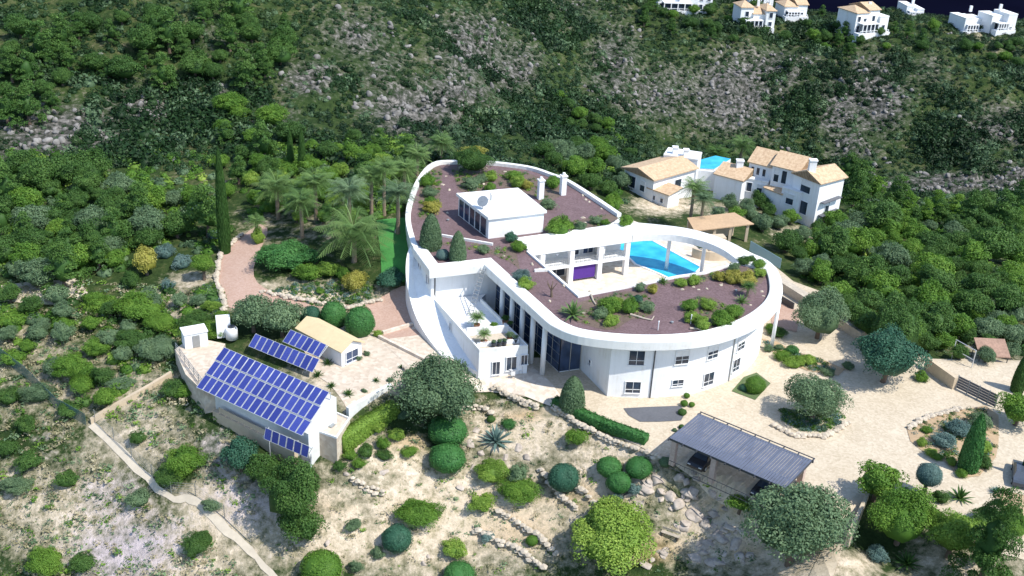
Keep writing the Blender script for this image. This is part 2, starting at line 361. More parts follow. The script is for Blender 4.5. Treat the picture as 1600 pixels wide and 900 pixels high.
def smooth_path(pts, k=5):
    P = [np.array(p, float) for p in pts]; out = []
    for i in range(len(P)-1):
        p0 = P[max(i-1, 0)]; p1 = P[i]; p2 = P[i+1]; p3 = P[min(i+2, len(P)-1)]
        for j in range(k):
            t = j/k; out.append(tuple(.5*((2*p1)+(-p0+p2)*t+(2*p0-5*p1+4*p2-p3)*t*t+(-p0+3*p1-3*p2+p3)*t**3)))
    out.append(tuple(P[-1])); return out
def drape(name, poly, mat, off=.03, step=1.0, flat=None, parent=None):
    bm = bmesh.new(); vs = [bm.verts.new((p[0], p[1], 0)) for p in poly]; bm.faces.new(vs)
    xs = [p[0] for p in poly]; ys = [p[1] for p in poly]
    for ax, lo_, hi_ in ((0, min(xs), max(xs)), (1, min(ys), max(ys))):
        c = math.floor(lo_)+step
        while c < hi_:
            co = (c, 0, 0) if ax == 0 else (0, c, 0); no = (1, 0, 0) if ax == 0 else (0, 1, 0)
            bmesh.ops.bisect_plane(bm, geom=bm.verts[:]+bm.edges[:]+bm.faces[:], plane_co=co, plane_no=no); c += step
    bmesh.ops.triangulate(bm, faces=bm.faces[:])
    for v in bm.verts: v.co.z = (flat if flat is not None else float(h(v.co.x, v.co.y)))+off
    bmesh.ops.recalc_face_normals(bm, faces=bm.faces[:])
    if sum(f.normal.z for f in bm.faces) < 0: bmesh.ops.reverse_faces(bm, faces=bm.faces[:])
    me = bpy.data.meshes.new(name); bm.to_mesh(me); bm.free(); me.materials.append(mat); return link(name, me, parent)
# ------------------------------------------------------------------ ground sheet with soil zones
def zones(x, y, z):
    q = np.stack([x, y, z], -1)-CAM; d = np.maximum(q@FW, 5); px = 800+F*(q@RT)/d; py = 450-F*(q@UP)/d
    def blobs(L):
        o = np.zeros(x.shape)
        for cx, cy, rx, ry, a in L: o = np.maximum(o, a*np.exp(-(((px-cx)/rx)**2+((py-cy)/ry)**2)))
        return o
    rock = blobs([(90,210,130,50,1),(220,170,70,40,.9),(30,240,60,30,.8),(490,125,55,35,.9),(350,150,40,30,.6),(430,190,60,30,.6),(650,170,90,55,1),(740,80,70,70,.95),(700,150,120,40,.8),(560,60,80,50,.7),
      (800,110,60,60,.8),(960,110,50,90,.8),(1040,150,80,60,.75),(1150,150,90,70,1),(1200,110,80,40,.9),(1310,170,40,60,1),(1370,150,60,70,1),(1330,230,50,50,.7),(1560,200,60,40,.8),(1490,290,110,22,1.2),(1580,280,50,25,1),(1400,300,50,20,.8),(600,110,60,60,.6),(890,20,70,50,.5),
      (1100,820,70,35,.35),(330,60,60,30,.4),(1250,90,60,20,.5),(1100,130,60,50,.6),(1450,110,40,40,.5)])
    dry = blobs([(230,690,110,60,.8),(100,800,200,110,.8),(350,800,90,70,1),(60,560,70,60,.5),(450,780,60,30,.6),(180,560,50,50,.5),(700,800,300,110,1.1),(820,680,120,50,1.1),(600,720,100,50,1),(950,740,110,80,1.1),(1150,830,150,90,1),(260,470,60,30,.9),(300,440,60,20,.8),(470,465,200,30,.9),
      (560,590,110,50,1),(1500,400,60,14,.9),(1240,365,50,15,.8),(1040,320,70,20,.9),(1140,330,60,20,.6),(1300,540,60,25,.8),(1500,700,120,60,.6),(1570,790,60,30,1),(1200,90,60,20,.4),(1550,60,60,20,.4),(1330,880,60,30,.9),(1550,560,60,40,.8),(1350,590,50,20,.8),(560,840,180,60,1),(60,600,220,110,.5),(300,870,140,70,1),(1500,890,160,60,.6),(1250,885,120,50,.9),(480,350,170,60,.4),(30,560,80,60,.6),(200,610,60,60,.7)])
    purp = blobs([(200,860,120,70,1),(180,780,90,60,.8),(380,780,70,60,.8),(330,700,50,50,.7),(300,470,50,30,.7),(60,700,60,50,.5)])
    orange = blobs([(900,770,120,40,.8),(640,690,60,25,.8),(820,650,40,14,.9),(1130,790,40,20,1),(1160,860,40,20,1),(800,830,120,50,.7),(1010,860,80,30,1),(560,790,90,30,.6),(1570,790,60,30,.7)])
    return rock, dry, purp, orange
rock, dry, purp, orng = zones(GX, GY, Z)
RK = rock
nx, ny = GX.shape
rk_amp = np.clip(RK+fbm(GX/6, GY/6, 3)*.8, 0, 1)*far
Z += rk_amp*(5.0*np.abs(fbm(GX/4.3, GY/4.3, 3))+2.5*np.floor(3*fbm(GX/9, GY/9, 2)+.5)*.5)
tv = np.stack([GX, GY, Z], -1).reshape(-1, 3); idx = np.arange(nx*ny).reshape(nx, ny)
tf = np.stack([idx[:-1, :-1], idx[1:, :-1], idx[1:, 1:], idx[:-1, 1:]], -1).reshape(-1, 4)
def ground_mat():
    m, n, b = node_mat('hillside_ground'); pos = geo_pos(n)
    n1 = noise(n, .9, 8, .72, pos); n2 = noise(n, .12, 5, .6, pos); n3 = noise(n, 3.5, 4, .7, pos)
    green = ramp(n, mth(n, 'ADD', mth(n, 'MULTIPLY', n1, .6), mth(n, 'MULTIPLY', n2, .4)), [(.35, (.014, .03, .010)), (.5, (.036, .062, .018)), (.66, (.13, .125, .06))])
    straw = ramp(n, n1, [(.3, (.24, .23, .12)), (.42, (.50, .42, .30)), (.6, (.64, .54, .42)), (.75, (.76, .68, .56))])
    rk = ramp(n, n1, [(.38, (.014, .024, .013)), (.49, (.065, .066, .058)), (.59, (.18, .17, .158)), (.74, (.36, .33, .295))])
    pu = ramp(n, n1, [(.35, (.30, .27, .27)), (.6, (.52, .45, .46)), (.75, (.70, .61, .60))])
    org = ramp(n, n1, [(.3, (.36, .24, .12)), (.7, (.58, .44, .27))])
    def msk(a, k=1.6, o=-.45):
        s = mth(n, 'ADD', mth(n, 'MULTIPLY', attr(n, a), k), mth(n, 'MULTIPLY', mth(n, 'SUBTRACT', n2, .5), 1.6)); s = mth(n, 'ADD', s, mth(n, 'MULTIPLY', mth(n, 'SUBTRACT', n1, .5), 2.0)); return mth(n, 'ADD', s, o, True)
    c = mixc(n, msk('dry'), green, straw); c = mixc(n, msk('purp', 1.5, -.6), c, pu); c = mixc(n, msk('orng', 1.4, -.5), c, org); c = mixc(n, msk('rock', 1.6, -.35), c, rk)
    c = mixc(n, mth(n, 'MULTIPLY', mth(n, 'GREATER_THAN', n3, .62), .35), c, (.05, .07, .03))
    n.links.new(c, b.inputs['Base Color']); b.inputs['Roughness'].default_value = .95; b.inputs['Specular IOR Level'].default_value = .1
    bump(n, b, mth(n, 'ADD', n1, mth(n, 'MULTIPLY', n3, .4)), .7, .5); return m
me = np_mesh('terrain', tv, [tf], [ground_mat()], smooth=True)
for nm, arr in (('rock', rock), ('dry', dry), ('purp', purp), ('orng', orng)):
    a = me.attributes.new(nm, 'FLOAT', 'POINT'); a.data.foreach_set('value', arr.astype(np.float32).ravel())
tag(link('terrain', me), kind='structure')
b = MB(); b.prism([(-30000, -4000), (30000, -4000), (30000, 36000), (-30000, 36000)], -72, -70); tag(b.build('sea', M['sea']), kind='structure')
# paved and planted areas of the setting
def S(o): return tag(o, kind='structure')
S(drape('cobbled_court', COURT, M['court'], .05))
DRIVE = [tuple(G(a, b)[:2]) for a, b in [(380,368),(408,350),(418,365),(396,420),(412,450),(470,468),(560,478),(600,462),(640,448),(652,480),(676,524),(604,530),(560,495),(480,480),(400,482),(352,478),(338,430),(345,395)]]
S(drape('driveway', smooth_path(DRIVE+DRIVE[:1], 3)[:-1], M['drive'], .07))
S(drape('side_path', [tuple(G(a, b)[:2]) for a, b in [(640,446),(652,485),(668,512),(690,545),(712,575),(735,600),(760,602),(748,580),(715,545),(690,510),(668,470),(655,440)]], M['yard'], .12))
S(drape('lawn', [tuple(G(a, b)[:2]) for a, b in [(588,345),(640,341),(642,372),(642,400),(641,436),(625,444),(596,430),(594,390)]], M['lawn'], .08))
S(drape('solar_yard', pl(.55, (560,500),(600,510),(640,500),(690,535),(700,560),(625,590),(612,602),(545,638),(515,600),(500,590),(470,540)), M['yard'], .06))
S(drape('court_ramp', [tuple(G(a, b)[:2]) for a, b in [(1300,775),(1357,768),(1325,838),(1300,905),(1262,905),(1290,850)]], M['court'], .07))
S(drape('villa_forecourt', [tuple(U(a, b, .4)[:2]) for a, b in [(668,524),(610,531),(600,540),(640,575),(720,600),(770,600),(750,580),(700,545),(672,520)]], M['yard'], .09))
S(drape('front_patio', pl(0, (757,588),(830,572),(862,600),(880,625),(860,632),(815,615),(762,604),(740,600)), M['patio'], .1))
TRACK_U = [(268,590),(205,628),(143,662),(200,716),(262,775),(300,780),(345,820),(390,860),(430,905)]
tp = [tuple(G(a, b)[:2]) for a, b in TRACK_U]; tp = smooth_path(tp[2:], 4)
S(drape('dusty_track', [(p[0]+random.uniform(-.15,.15), p[1]+random.uniform(-.15,.15)) for p in offs(tp, .34)+offs(tp, -.28)[::-1]], M['path'], .08))
S(drape('sandy_clearing', [tuple(G(a, b)[:2]) for a, b in [(2,447),(60,440),(120,436),(140,462),(95,478),(40,475),(5,470)]], M['path'], .1))
S(drape('island_bed', [tuple(G(a, b)[:2]) for a, b in [(1416,668),(1440,655),(1490,643),(1540,635),(1560,650),(1560,690),(1556,715),(1530,745),(1500,748),(1475,722),(1440,705),(1422,690)]], M['earth'], .1))
S(drape('side_bed', [tuple(G(a, b)[:2]) for a, b in [(1545,762),(1600,775),(1640,800),(1610,830),(1570,800)]], M['earth'], .11))
S(drape('rough_lawn_patch', [tuple(G(a, b)[:2]) for a, b in [(1143,612),(1162,590),(1182,583),(1204,600),(1180,626)]], M['lawndry'], .1))
S(drape('olive_tree_bed', [tuple(G(a, b)[:2]) for a, b in [(1212,640),(1225,665),(1250,678),(1290,680),(1320,664),(1325,645),(1280,630)]], M['court'], .09))
S(drape('dark_slate_bed', [tuple(G(a, b)[:2]) for a, b in [(974,639),(1010,637),(1062,635),(1072,645),(1064,658),(1030,660),(1000,660),(982,650)]], M['slate'], .1))
S(drape('planting_border', [tuple(G(a, b)[:2]) for a, b in [(1190,530),(1215,560),(1260,580),(1310,588),(1320,578),(1280,560),(1240,550),(1215,535)]], M['earth'], .1))
S(drape('side_terrace', [tuple(G(a, b)[:2]) for a, b in [(1205,478),(1222,470),(1250,490),(1245,520),(1205,510)]], M['drive'], .1))
# ------------------------------------------------------------------ foliage meshes
def unit(a): return a/np.maximum(np.linalg.norm(a, axis=-1, keepdims=True), 1e-9)
_t = (1+5**.5)/2
ICO_V = unit(np.array([(-1,_t,0),(1,_t,0),(-1,-_t,0),(1,-_t,0),(0,-1,_t),(0,1,_t),(0,-1,-_t),(0,1,-_t),(_t,0,-1),(_t,0,1),(-_t,0,-1),(-_t,0,1)], float))
ICO_F = np.array([(0,11,5),(0,5,1),(0,1,7),(0,7,10),(0,10,11),(1,5,9),(5,11,4),(11,10,2),(10,7,6),(7,1,8),(3,9,4),(3,4,2),(3,2,6),(3,6,8),(3,8,9),(4,9,5),(2,4,11),(6,2,10),(8,6,7),(9,8,1)])
def subdiv(V, Fc):
    V = list(map(tuple, V)); c = {}; o = []
    def mid(a, b):
        k = (min(a, b), max(a, b))
        if k not in c:
            p = unit((np.array(V[a])+np.array(V[b]))/2); V.append(tuple(p)); c[k] = len(V)-1
        return c[k]
    for a, b, d in Fc:
        x, y, z = mid(a, b), mid(b, d), mid(d, a); o += [(a, x, z), (b, y, x), (d, z, y), (x, y, z)]
    return np.array(V), np.array(o)
ICO2 = subdiv(ICO_V, ICO_F); ICO3 = subdiv(*ICO2)
def leaves(P, N, size, rs, asp=.6, scatter=.9):
    n = len(P); N = unit(N+rs.normal(0, scatter, (n, 3))); a = unit(np.cross(N, rs.normal(0, 1, (n, 3)))); b = np.cross(N, a)
    s = size*(.6+.8*rs.rand(n, 1)); a = a*s; b = b*s*asp
    V = np.stack([P-a, P+b*.9, P+a, P-b*.9], 1).reshape(-1, 3); Fq = np.arange(4*n).reshape(n, 4); return V, Fq
def crown(kind, seed, n=2600, ks=1.0):
    rs = np.random.RandomState(seed); P = []; N = []; v = []
    core_s = (.7, .7, .6); core = ICO2; cz = 0
    if kind in ('round', 'loose', 'flat'):
        K = {'round': 34, 'loose': 26, 'flat': 30}[kind]; sq = {'round': .86, 'loose': .95, 'flat': .6}[kind]
        c = unit(rs.normal(0, 1, (K, 3))); c[:, 2] = np.abs(c[:, 2])*1.0-.35*(rs.rand(K) < .5); rr = .50+.26*rs.rand(K, 1)
        C = unit(c)*rr*np.array([1, 1, sq]); R = (.24+.16*rs.rand(K)) if kind != 'loose' else (.2+.18*rs.rand(K))
        k = rs.randint(0, K, n); d = unit(rs.normal(0, 1, (n, 3))); d[:, 2] = np.where(rs.rand(n) < .7, np.abs(d[:, 2]), d[:, 2])
        P = C[k]+d*(R[k]*(.75+.3*rs.rand(n)))[:, None]; N = d+unit(P)*.6
        tint = rs.rand(K)*.45; v = .18+tint[k]+.35*rs.rand(n); size = .046; core_s = (.7, .7, .6*sq/.86); cz = -.04
    elif kind == 'pine':
        K = 40; z = rs.rand(K); rr = (1-z)**.7*.75+.1; th = rs.rand(K)*6.28; C = np.stack([rr*np.cos(th), rr*np.sin(th), z*2.0-.8], -1); R = .2+.16*rs.rand(K)
        k = rs.randint(0, K, n); d = unit(rs.normal(0, 1, (n, 3))); d[:, 2] = np.abs(d[:, 2])*.9-.1
        P = C[k]+d*(R[k]*(.7+.35*rs.rand(n)))[:, None]*np.array([1, 1, .7]); N = d+np.array([0, 0, .3]); tint = rs.rand(K)*.4; v = .2+tint[k]+.35*rs.rand(n); size = .05; core_s = (.45, .45, .7); cz = .1
    elif kind == 'cone':   # clipped cone or column, height 2 (z -1..1)
        z = rs.rand(n)**1.25; th = rs.rand(n)*6.28; rr = (1-z**2.2)**.6*(.92+.1*rs.rand(n))*(.8+.2*np.minimum(1, z*6)); P = np.stack([rr*np.cos(th), rr*np.sin(th), z*2-1], -1)
        N = np.stack([np.cos(th), np.sin(th), .3+.8*z], -1); v = .2+.25*rs.rand(n)+.3*(vnoise(th*2, z*9)); size = .06; core_s = None
    elif kind == 'ball':
        d = unit(rs.normal(0, 1, (n, 3))); d[:, 2] = np.where(d[:, 2] < -.55, -d[:, 2], d[:, 2]); lump = 1+.16*(vnoise(d[:, 0]*3+9, d[:, 1]*3+d[:, 2]*3)-.5)
        P = d*(lump*(.95+.06*rs.rand(n)))[:, None]; N = d; v = .3+.3*rs.rand(n)+.25*vnoise(d[:, 0]*2.5+4, d[:, 2]*2.5+7); size = .045; core_s = (.95, .95, .95); core = ICO3
    P = np.asarray(P, float)
    if kind in ('round', 'loose', 'flat', 'pine'):
        dd = unit(P); e = 1+.75*fbm(dd[:, 0]*1.6+seed*.7+9, dd[:, 1]*1.6+dd[:, 2]*1.3+seed*1.3+9, 3); P = P*e[:, None]
    V, Fq = leaves(P, np.asarray(N), size*ks, rs, scatter=.35 if kind == 'ball' else .8)
    if core_s is None:
        mb = MB(); prof = []
        for j in range(9):
            t = j/8; prof.append((max(.03, (1-t**2.2)**.6*.9*(.8+.2*min(1, t*6))), t*2-1))
        mb.lathe((0, 0, 0), prof, 14); cv = np.array(mb.v); cf = [f for f in mb.f if len(f) == 4]; cf = np.array(cf)
        V = np.concatenate([V, cv]); Fl = [np.concatenate([Fq, cf+4*n])]; v = np.concatenate([v, np.full(len(cf), .3)])
    else:
        cv, cf = core; dd = unit(cv); j = np.ones(len(cv)) if kind == 'ball' else (1+.75*fbm(dd[:, 0]*1.6+seed*.7+9, dd[:, 1]*1.6+dd[:, 2]*1.3+seed*1.3+9, 3))*.9; cv = cv*j[:, None]*np.array(core_s)+np.array([0, 0, cz]); Fl = [Fq, cf+4*n]
        V = np.concatenate([V, cv]); v = np.concatenate([v, np.full(len(cf), .28)])
    return V, Fl, v
_crowns = {}
def crown_mesh(kind, var, mat, n=None, hi=False):
    k = (kind, var, mat, hi)
    if k not in _crowns:
        n = n or {'round': 6500, 'loose': 5200, 'flat': 4500, 'pine': 5000, 'cone': 3600, 'ball': 3400}[kind]
        V, Fl, v = crown(kind, 100+var*7+len(kind), n*3 if hi else n, .62 if hi else 1.0); _crowns[k] = np_mesh('crown', V, Fl, [M[mat]], v=v)
    return _crowns[k]
def trunk_mb(hh, r, seed, limbs=4, spread=.5, bark='bark'):
    rs = random.Random(seed); mb = MB(); p = (0, 0, -.25); q = (rs.uniform(-.1, .1)*hh, rs.uniform(-.1, .1)*hh, hh*.55); mb.tube(p, q, r*1.3, r*.85, 7)
    for i in range(limbs):
        a = i*6.28/limbs+rs.uniform(-.4, .4); e = (q[0]+math.cos(a)*spread*hh*.55, q[1]+math.sin(a)*spread*hh*.55, hh*1.15); mb.tube((q[0], q[1], q[2]-.05), e, r*.6, r*.25, 6)
    return mb
_trunks = {}
NP = 0
ALLPX = []
def tree(cx, cy, rpx, label, mat='green', kind='round', cat='tree', name='tree', group=None, hk=None, sq=None, parts=True, var=None, surf=None):
    """crown centre and crown radius in the photo -> a tree standing on the ground there"""
    global NP; NP += 1
    sq = sq if sq is not None else {'round': .9, 'loose': .95, 'flat': .6, 'pine': 1.0}.get(kind, 1); hk = hk if hk is not None else {'pine': 1.15}.get(kind, .95)
    g = G(cx, cy) if surf is None else U(cx, cy, surf)
    for _ in range(2):
        r = rpx/PX(g)[2]; hc = r*hk*sq
        g = G(cx, cy, hc) if surf is None else U(cx, cy, surf+hc)
        if surf is not None: g[2] = surf
    var = NP % 4 if var is None else var; rs = random.Random(NP)
    root = empty(name, g, label, cat, group, rs.uniform(0, 6.28))
    c = link('crown', crown_mesh(kind, var, mat, hi=rpx > 40), root, (0, 0, hc)); c.scale = (r*rs.uniform(.93, 1.07), r*rs.uniform(.93, 1.07), r*sq)
    key = (round(hc*2), NP % 3)
    if key not in _trunks: _trunks[key] = trunk_mb(max(.6, round(hc*2)/2*.9), .12+.045*hc, NP, 4).build('trunk', M['bark'], root); t = _trunks[key]
    else: t = _trunks[key].copy(); COL.objects.link(t); t.parent = root
    return root
def bush(cx, cy, rpx, label, mat='green', kind='round', cat='shrub', name='shrub', group=None, sq=.8, hk=None, var=None, surf=None):
    global NP; NP += 1
    sq0 = sq; hk = (.75 if kind in ('ball',) else .5) if hk is None else hk
    g = G(cx, cy) if surf is None else U(cx, cy, surf)
    for _ in range(2):
        r = rpx/PX(g)[2]; hc = r*sq*hk
        g = G(cx, cy, hc) if surf is None else U(cx, cy, surf+hc)
        if surf is not None: g[2] = surf
    o = link(name, crown_mesh(kind, NP % 4 if var is None else var, mat, hi=rpx > 25 and kind != 'ball'), None, (g[0], g[1], g[2]+hc), random.Random(NP).uniform(0, 6.28)); rr_ = random.Random(NP+900); j_ = .05 if kind == 'ball' else .18; o.scale = (r*(1+rr_.uniform(-j_, j_)), r*(1+rr_.uniform(-j_, j_)), r*sq*(1+rr_.uniform(-j_, j_)))
    return tag(o, label, cat, group)
def cone(bx, by, wpx, hpx, label, mat='box', cat='shrub', name='conical_shrub', group=None, surf=None, el=.88):
    """base centre, width and height in the photo"""
    g = G(bx, by) if surf is None else U(bx, by, surf); s = PX(g)[2]; r = wpx/2/s; hh = hpx/s/el
    o = link(name, crown_mesh('cone', NP % 3, mat), None, (g[0], g[1], g[2]+hh/2-.1), random.random()*6); o.scale = (r, r, hh/2); return tag(o, label, cat, group)
def palm_frond(L, droop, up, seed):
    rs = np.random.RandomState(seed); k = 26; t = np.linspace(0, 1, k); x = L*t*np.cos(up*(1-t*.2)); z = L*(np.sin(up)*t-droop*t*t); V = []; Fq = []
    for i in range(1, k):
        for s_ in (-1, 1):
            ll = L*.24*math.sin(math.pi*min(1, t[i]*.85+.15))**.7+.05; b0 = len(V); w_ = .009*L
            dx = L*.09; dr = ll*(.2+.3*rs.rand()); V += [(x[i]-w_, 0, z[i]), (x[i]+w_, 0, z[i]), (x[i]+dx+w_*.5, s_*ll, z[i]-dr), (x[i]+dx-w_*.5, s_*ll, z[i]-dr)]; Fq.append((b0, b0+1, b0+2, b0+3))
    for i in range(k-1):
        b0 = len(V); w_ = .012*L; V += [(x[i], -w_, z[i]+.01), (x[i], w_, z[i]+.01), (x[i+1], w_, z[i+1]+.01), (x[i+1], -w_, z[i+1]+.01)]; Fq.append((b0, b0+1, b0+2, b0+3))
    return np.array(V), np.array(Fq)
_palms = {}
def palm_crown(var, mat, nf=44):
    key = (var, mat)
    if key in _palms: return _palms[key]
    rs = np.random.RandomState(50+var); VV = []; FF = []; vv = []; o = 0
    for i in range(nf):
        u = i/nf; up = 1.35-1.75*u+rs.uniform(-.12, .12); V, Fq = palm_frond(1.0*(.8+.3*rs.rand()), .25+.35*rs.rand(), up, i); a = i*2.399+rs.uniform(-.2, .2); ca, sa = math.cos(a), math.sin(a)
        V = np.stack([V[:, 0]*ca-V[:, 1]*sa, V[:, 0]*sa+V[:, 1]*ca, V[:, 2]], -1); VV.append(V); FF.append(Fq+o); o += len(V); vv.append(np.full(len(Fq), .15+.55*rs.rand()+.15*(1-u)))
    _palms[key] = np_mesh('fronds', np.concatenate(VV), [np.concatenate(FF)], [M[mat]], v=np.concatenate(vv)); return _palms[key]
def palm(cx, cy, rpx, hh, label, mat='palm', group=None, cat='palm tree', name='palm_tree', var=0, surf=None):
    g = G(cx, cy, hh) if surf is None else U(cx, cy, surf+hh)
    if surf is not None: g[2] = surf
    r = rpx/PX(g)[2]; root = empty(name, g, label, cat, group, random.random()*6)
    link('crown', palm_crown(var, mat), root, (0, 0, hh), 0, r)
    if hh > .5:
        mb = MB(); k = 5; tr = min(.32, .12+.05*r)
        for i in range(k): mb.tube((0, 0, -.2+(hh+.2)*i/k), (0, 0, -.2+(hh+.2)*(i+1)/k), tr*(1.25 if i == 0 else 1.05), tr*.92, 8)
        mb.build('trunk', M['palmbark'], root)
    return root
def agave_mesh(mat, seed=1, nb=34):
    rs = np.random.RandomState(seed); V = []; Fq = []; v = []
    for i in range(nb):
        u = i/nb; up = 1.4-1.3*u+rs.uniform(-.1, .1); a = i*2.399; L = .8+.3*rs.rand(); prev = None; tv_ = .2+.6*rs.rand()
        for t in (0, .35, .7, 1):
            rr = L*t*math.cos(up); z = L*(t*math.sin(up)-.15*t*t); w_ = .09*(1-t)**.6*(1 if t else .8)+.004
            p = [(rr*math.cos(a)-s_*w_*math.sin(a), rr*math.sin(a)+s_*w_*math.cos(a), z) for s_ in (-1, 1)]; b0 = len(V); V += p
            if prev is not None: Fq.append((prev, prev+1, b0+1, b0)); v.append(tv_)
            prev = b0
    return np_mesh('agave', np.array(V), [np.array(Fq)], [M[mat]], v=np.array(v))
_ag = {}
def agave(cx, cy, rpx, label, mat='blue', cat='agave', name='agave_plant', group=None, surf=None):
    if mat not in _ag: _ag[mat] = agave_mesh(mat)
    g = G(cx, cy, .2) if surf is None else U(cx, cy, surf+.1); r = rpx/PX(g)[2]; o = link(name, _ag[mat], None, (g[0], g[1], g[2] if surf is None else surf), random.random()*6, r); return tag(o, label, cat, group)
def hedge(pts, width, height, label, mat='box', name='hedge', cat='hedge', surf=None, n=None, base=None):
    """clipped hedge along world points: leafy box"""
    rs = np.random.RandomState(len(label)); P = []; N = []; mb = MB()
    for (x0, y0, z0), (x1, y1, z1) in zip(pts[:-1], pts[1:]):
        L = math.hypot(x1-x0, y1-y0); dx, dy = (x1-x0)/L, (y1-y0)/L; k = int(L*160*(height+width*.7)); t = rs.rand(k)*L; f = rs.rand(k); side = rs.randint(0, 5, k)
        off = np.where(side < 2, -width/2, np.where(side < 4, rs.uniform(-width/2, width/2, k), width/2)); zz = np.where((side == 2) | (side == 3), height, rs.rand(k)*height)
        P.append(np.stack([x0+dx*t-dy*off, y0+dy*t+dx*off, z0+(z1-z0)*t/L+zz], -1)+rs.normal(0, .04, (k, 3))); N.append(np.stack([-dy*off, dx*off, np.where((side == 2) | (side == 3), 1., .1)], -1)*2)
        w2 = width/2-.05; q = [(x0-dy*w2, y0+dx*w2), (x1-dy*w2, y1+dx*w2), (x1+dy*w2, y1-dx*w2), (x0+dy*w2, y0-dx*w2)]
        mb.prism(q, [z0-.3, z1-.3, z1-.3, z0-.3], [z0+height-.05, z1+height-.05, z1+height-.05, z0+height-.05])
    P = np.concatenate(P); N = np.concatenate(N); V, Fq = leaves(P, N, .11, rs, scatter=.4); cv = np.array(mb.v); cf = [f for f in mb.f]
    v = np.concatenate([.25+.4*rs.rand(len(Fq)), np.full(len(cf), .3)])
    me = np_mesh(name, np.concatenate([V, cv]), [Fq, np.array(cf)+len(V)], [M[mat]], v=v); return tag(link(name, me), label, cat)
# ------------------------------------------------------------------ the white villa with the round planted roof
def sweep(mb, path, prof, mi=0, closed=False):
    cols = [offs(path, o) if abs(o) > 1e-6 else [tuple(p[:2]) for p in path] for o, z in prof]
    n = len(path); k = len(prof); vs = []
    for i in range(n):
        for j in range(k): vs.append((cols[j][i][0], cols[j][i][1], prof[j][1]))
    fs = []
    for i in range(n-1):
        for j in range(k):
            a = i*k+j; b_ = i*k+(j+1) % k; fs.append((a, b_, b_+k, a+k))
    fs += [tuple(range(k))[::-1], tuple((n-1)*k+j for j in range(k))]
    mb.add(vs, fs, mi); return mb
villa = empty('villa', (8, 22, 0), 'sprawling white modern villa with a round plum-gravel roof garden inside a wide white rim', 'villa')
def vp(name, mb, mats, smooth=False, parent=None):   # part of the villa, built in world coordinates
    o = mb.build(name, mats, None, smooth); p = parent or villa
    o.parent = p; o.matrix_parent_inverse = Matrix.Translation(-Vector(world_loc(p))); return o
def world_loc(o):
    v = Vector(o.location)
    return v
villa_off = Vector((8, 22, 0))
n0 = (-11.2, 21.5); n1 = (-9.1, 16.4); n2 = (-2.8, 18.9); n3 = (5.0, 4.2)
circ = smooth_path([(5.0,4.2),(5.9,2.9),(7.9,1.5),(11.7,0.9),(15.9,1.1),(20,2.1),(23.3,3.9),(26.4,6.6),(28.9,9.9),(30.4,13.2),(31.1,17.0),(31.2,20)], 5)
FIN = [n0, n1, n2]+circ
mb = MB(); sweep(mb, FIN, [(0, 7.0), (0, 8.05), (.15, 8.12), (1.5, 7.98), (1.55, 7.9), (1.5, 6.9)]); vp('roof_rim', mb, M['coping'])
# rim arch over the pool
ain = smooth_path([(31.2,20),(29.7,20.6),(28.3,22.0),(26.8,25.2),(24.6,27.6),(21.2,29.2),(17.3,28.9),(15.4,28.2)], 5)
aout = smooth_path([(32.72,20.1),(32.0,22.6),(30.2,24.9),(28.1,27.9),(25.6,30.3),(22.6,31.9),(18.9,32.6),(15.7,32.9)], 5)
mb = MB(); k = len(ain); vs = [(a[0], a[1], z) for a in ain for z in (7.1, 8.0)]+[(a[0], a[1], z) for a in aout for z in (7.1, 8.0)]; fs = []
for i in range(k-1):
    a = 2*i; b_ = 2*k+2*i; fs += [(a+1, a+3, b_+3, b_+1), (a, b_, b_+2, a+2), (a, a+2, a+3, a+1), (b_, b_+1, b_+3, b_+2)]
mb.add(vs, fs); vp('roof_arch', mb, M['whiteold_shaded'])
mb = MB(); mb.prism([(15.7,32.95),(0.1,25.5),(1.8,21.9),(15.35,28.2)], 7.12, 8.03); vp('roof_slab', mb, M['coping'])
BACK = [(15.0,32.5),(13.9,35.2),(10.5,41.5),(7.1,47.2),(4.7,49.6),(1.3,52.2),(-4.6,53.4),(-9.6,53.0),(-12.5,51.5),(-13.9,45),(-14.3,36.4),(-13.9,29.3),(-12.5,22.4),(-12.0,20.9)]
BACKS = smooth_path(BACK[1:], 4)
CUT = [(31.2,20),(28.2,21.9),(23.4,18.3),(20.1,16.9),(13.2,13.0),(7.8,10.1),(1.8,21.9)]
GARD = [n0, (-8.95,16.6), (-2.7,19.1)]+circ[:]+CUT[1:]+[(0.3,25.4)]+BACKS
mb = MB(); mb.prism(GARD, 7.35, 7.7); vp('garden_gravel', mb, M['gravel'])
# parapet round the back and along the open court
mb = MB(); sweep(mb, BACKS[::-1], [(-.55, 6.9), (-.55, 8.2), (.0, 8.25), (.12, 8.2), (.12, 6.9)]); vp('back_parapet', mb, M['coping'])
mb = MB(); sweep(mb, CUT, [(-.28, 7.0), (-.28, 7.95), (.02, 7.95), (.02, 7.0)]); vp('court_parapet', mb, M['white'])
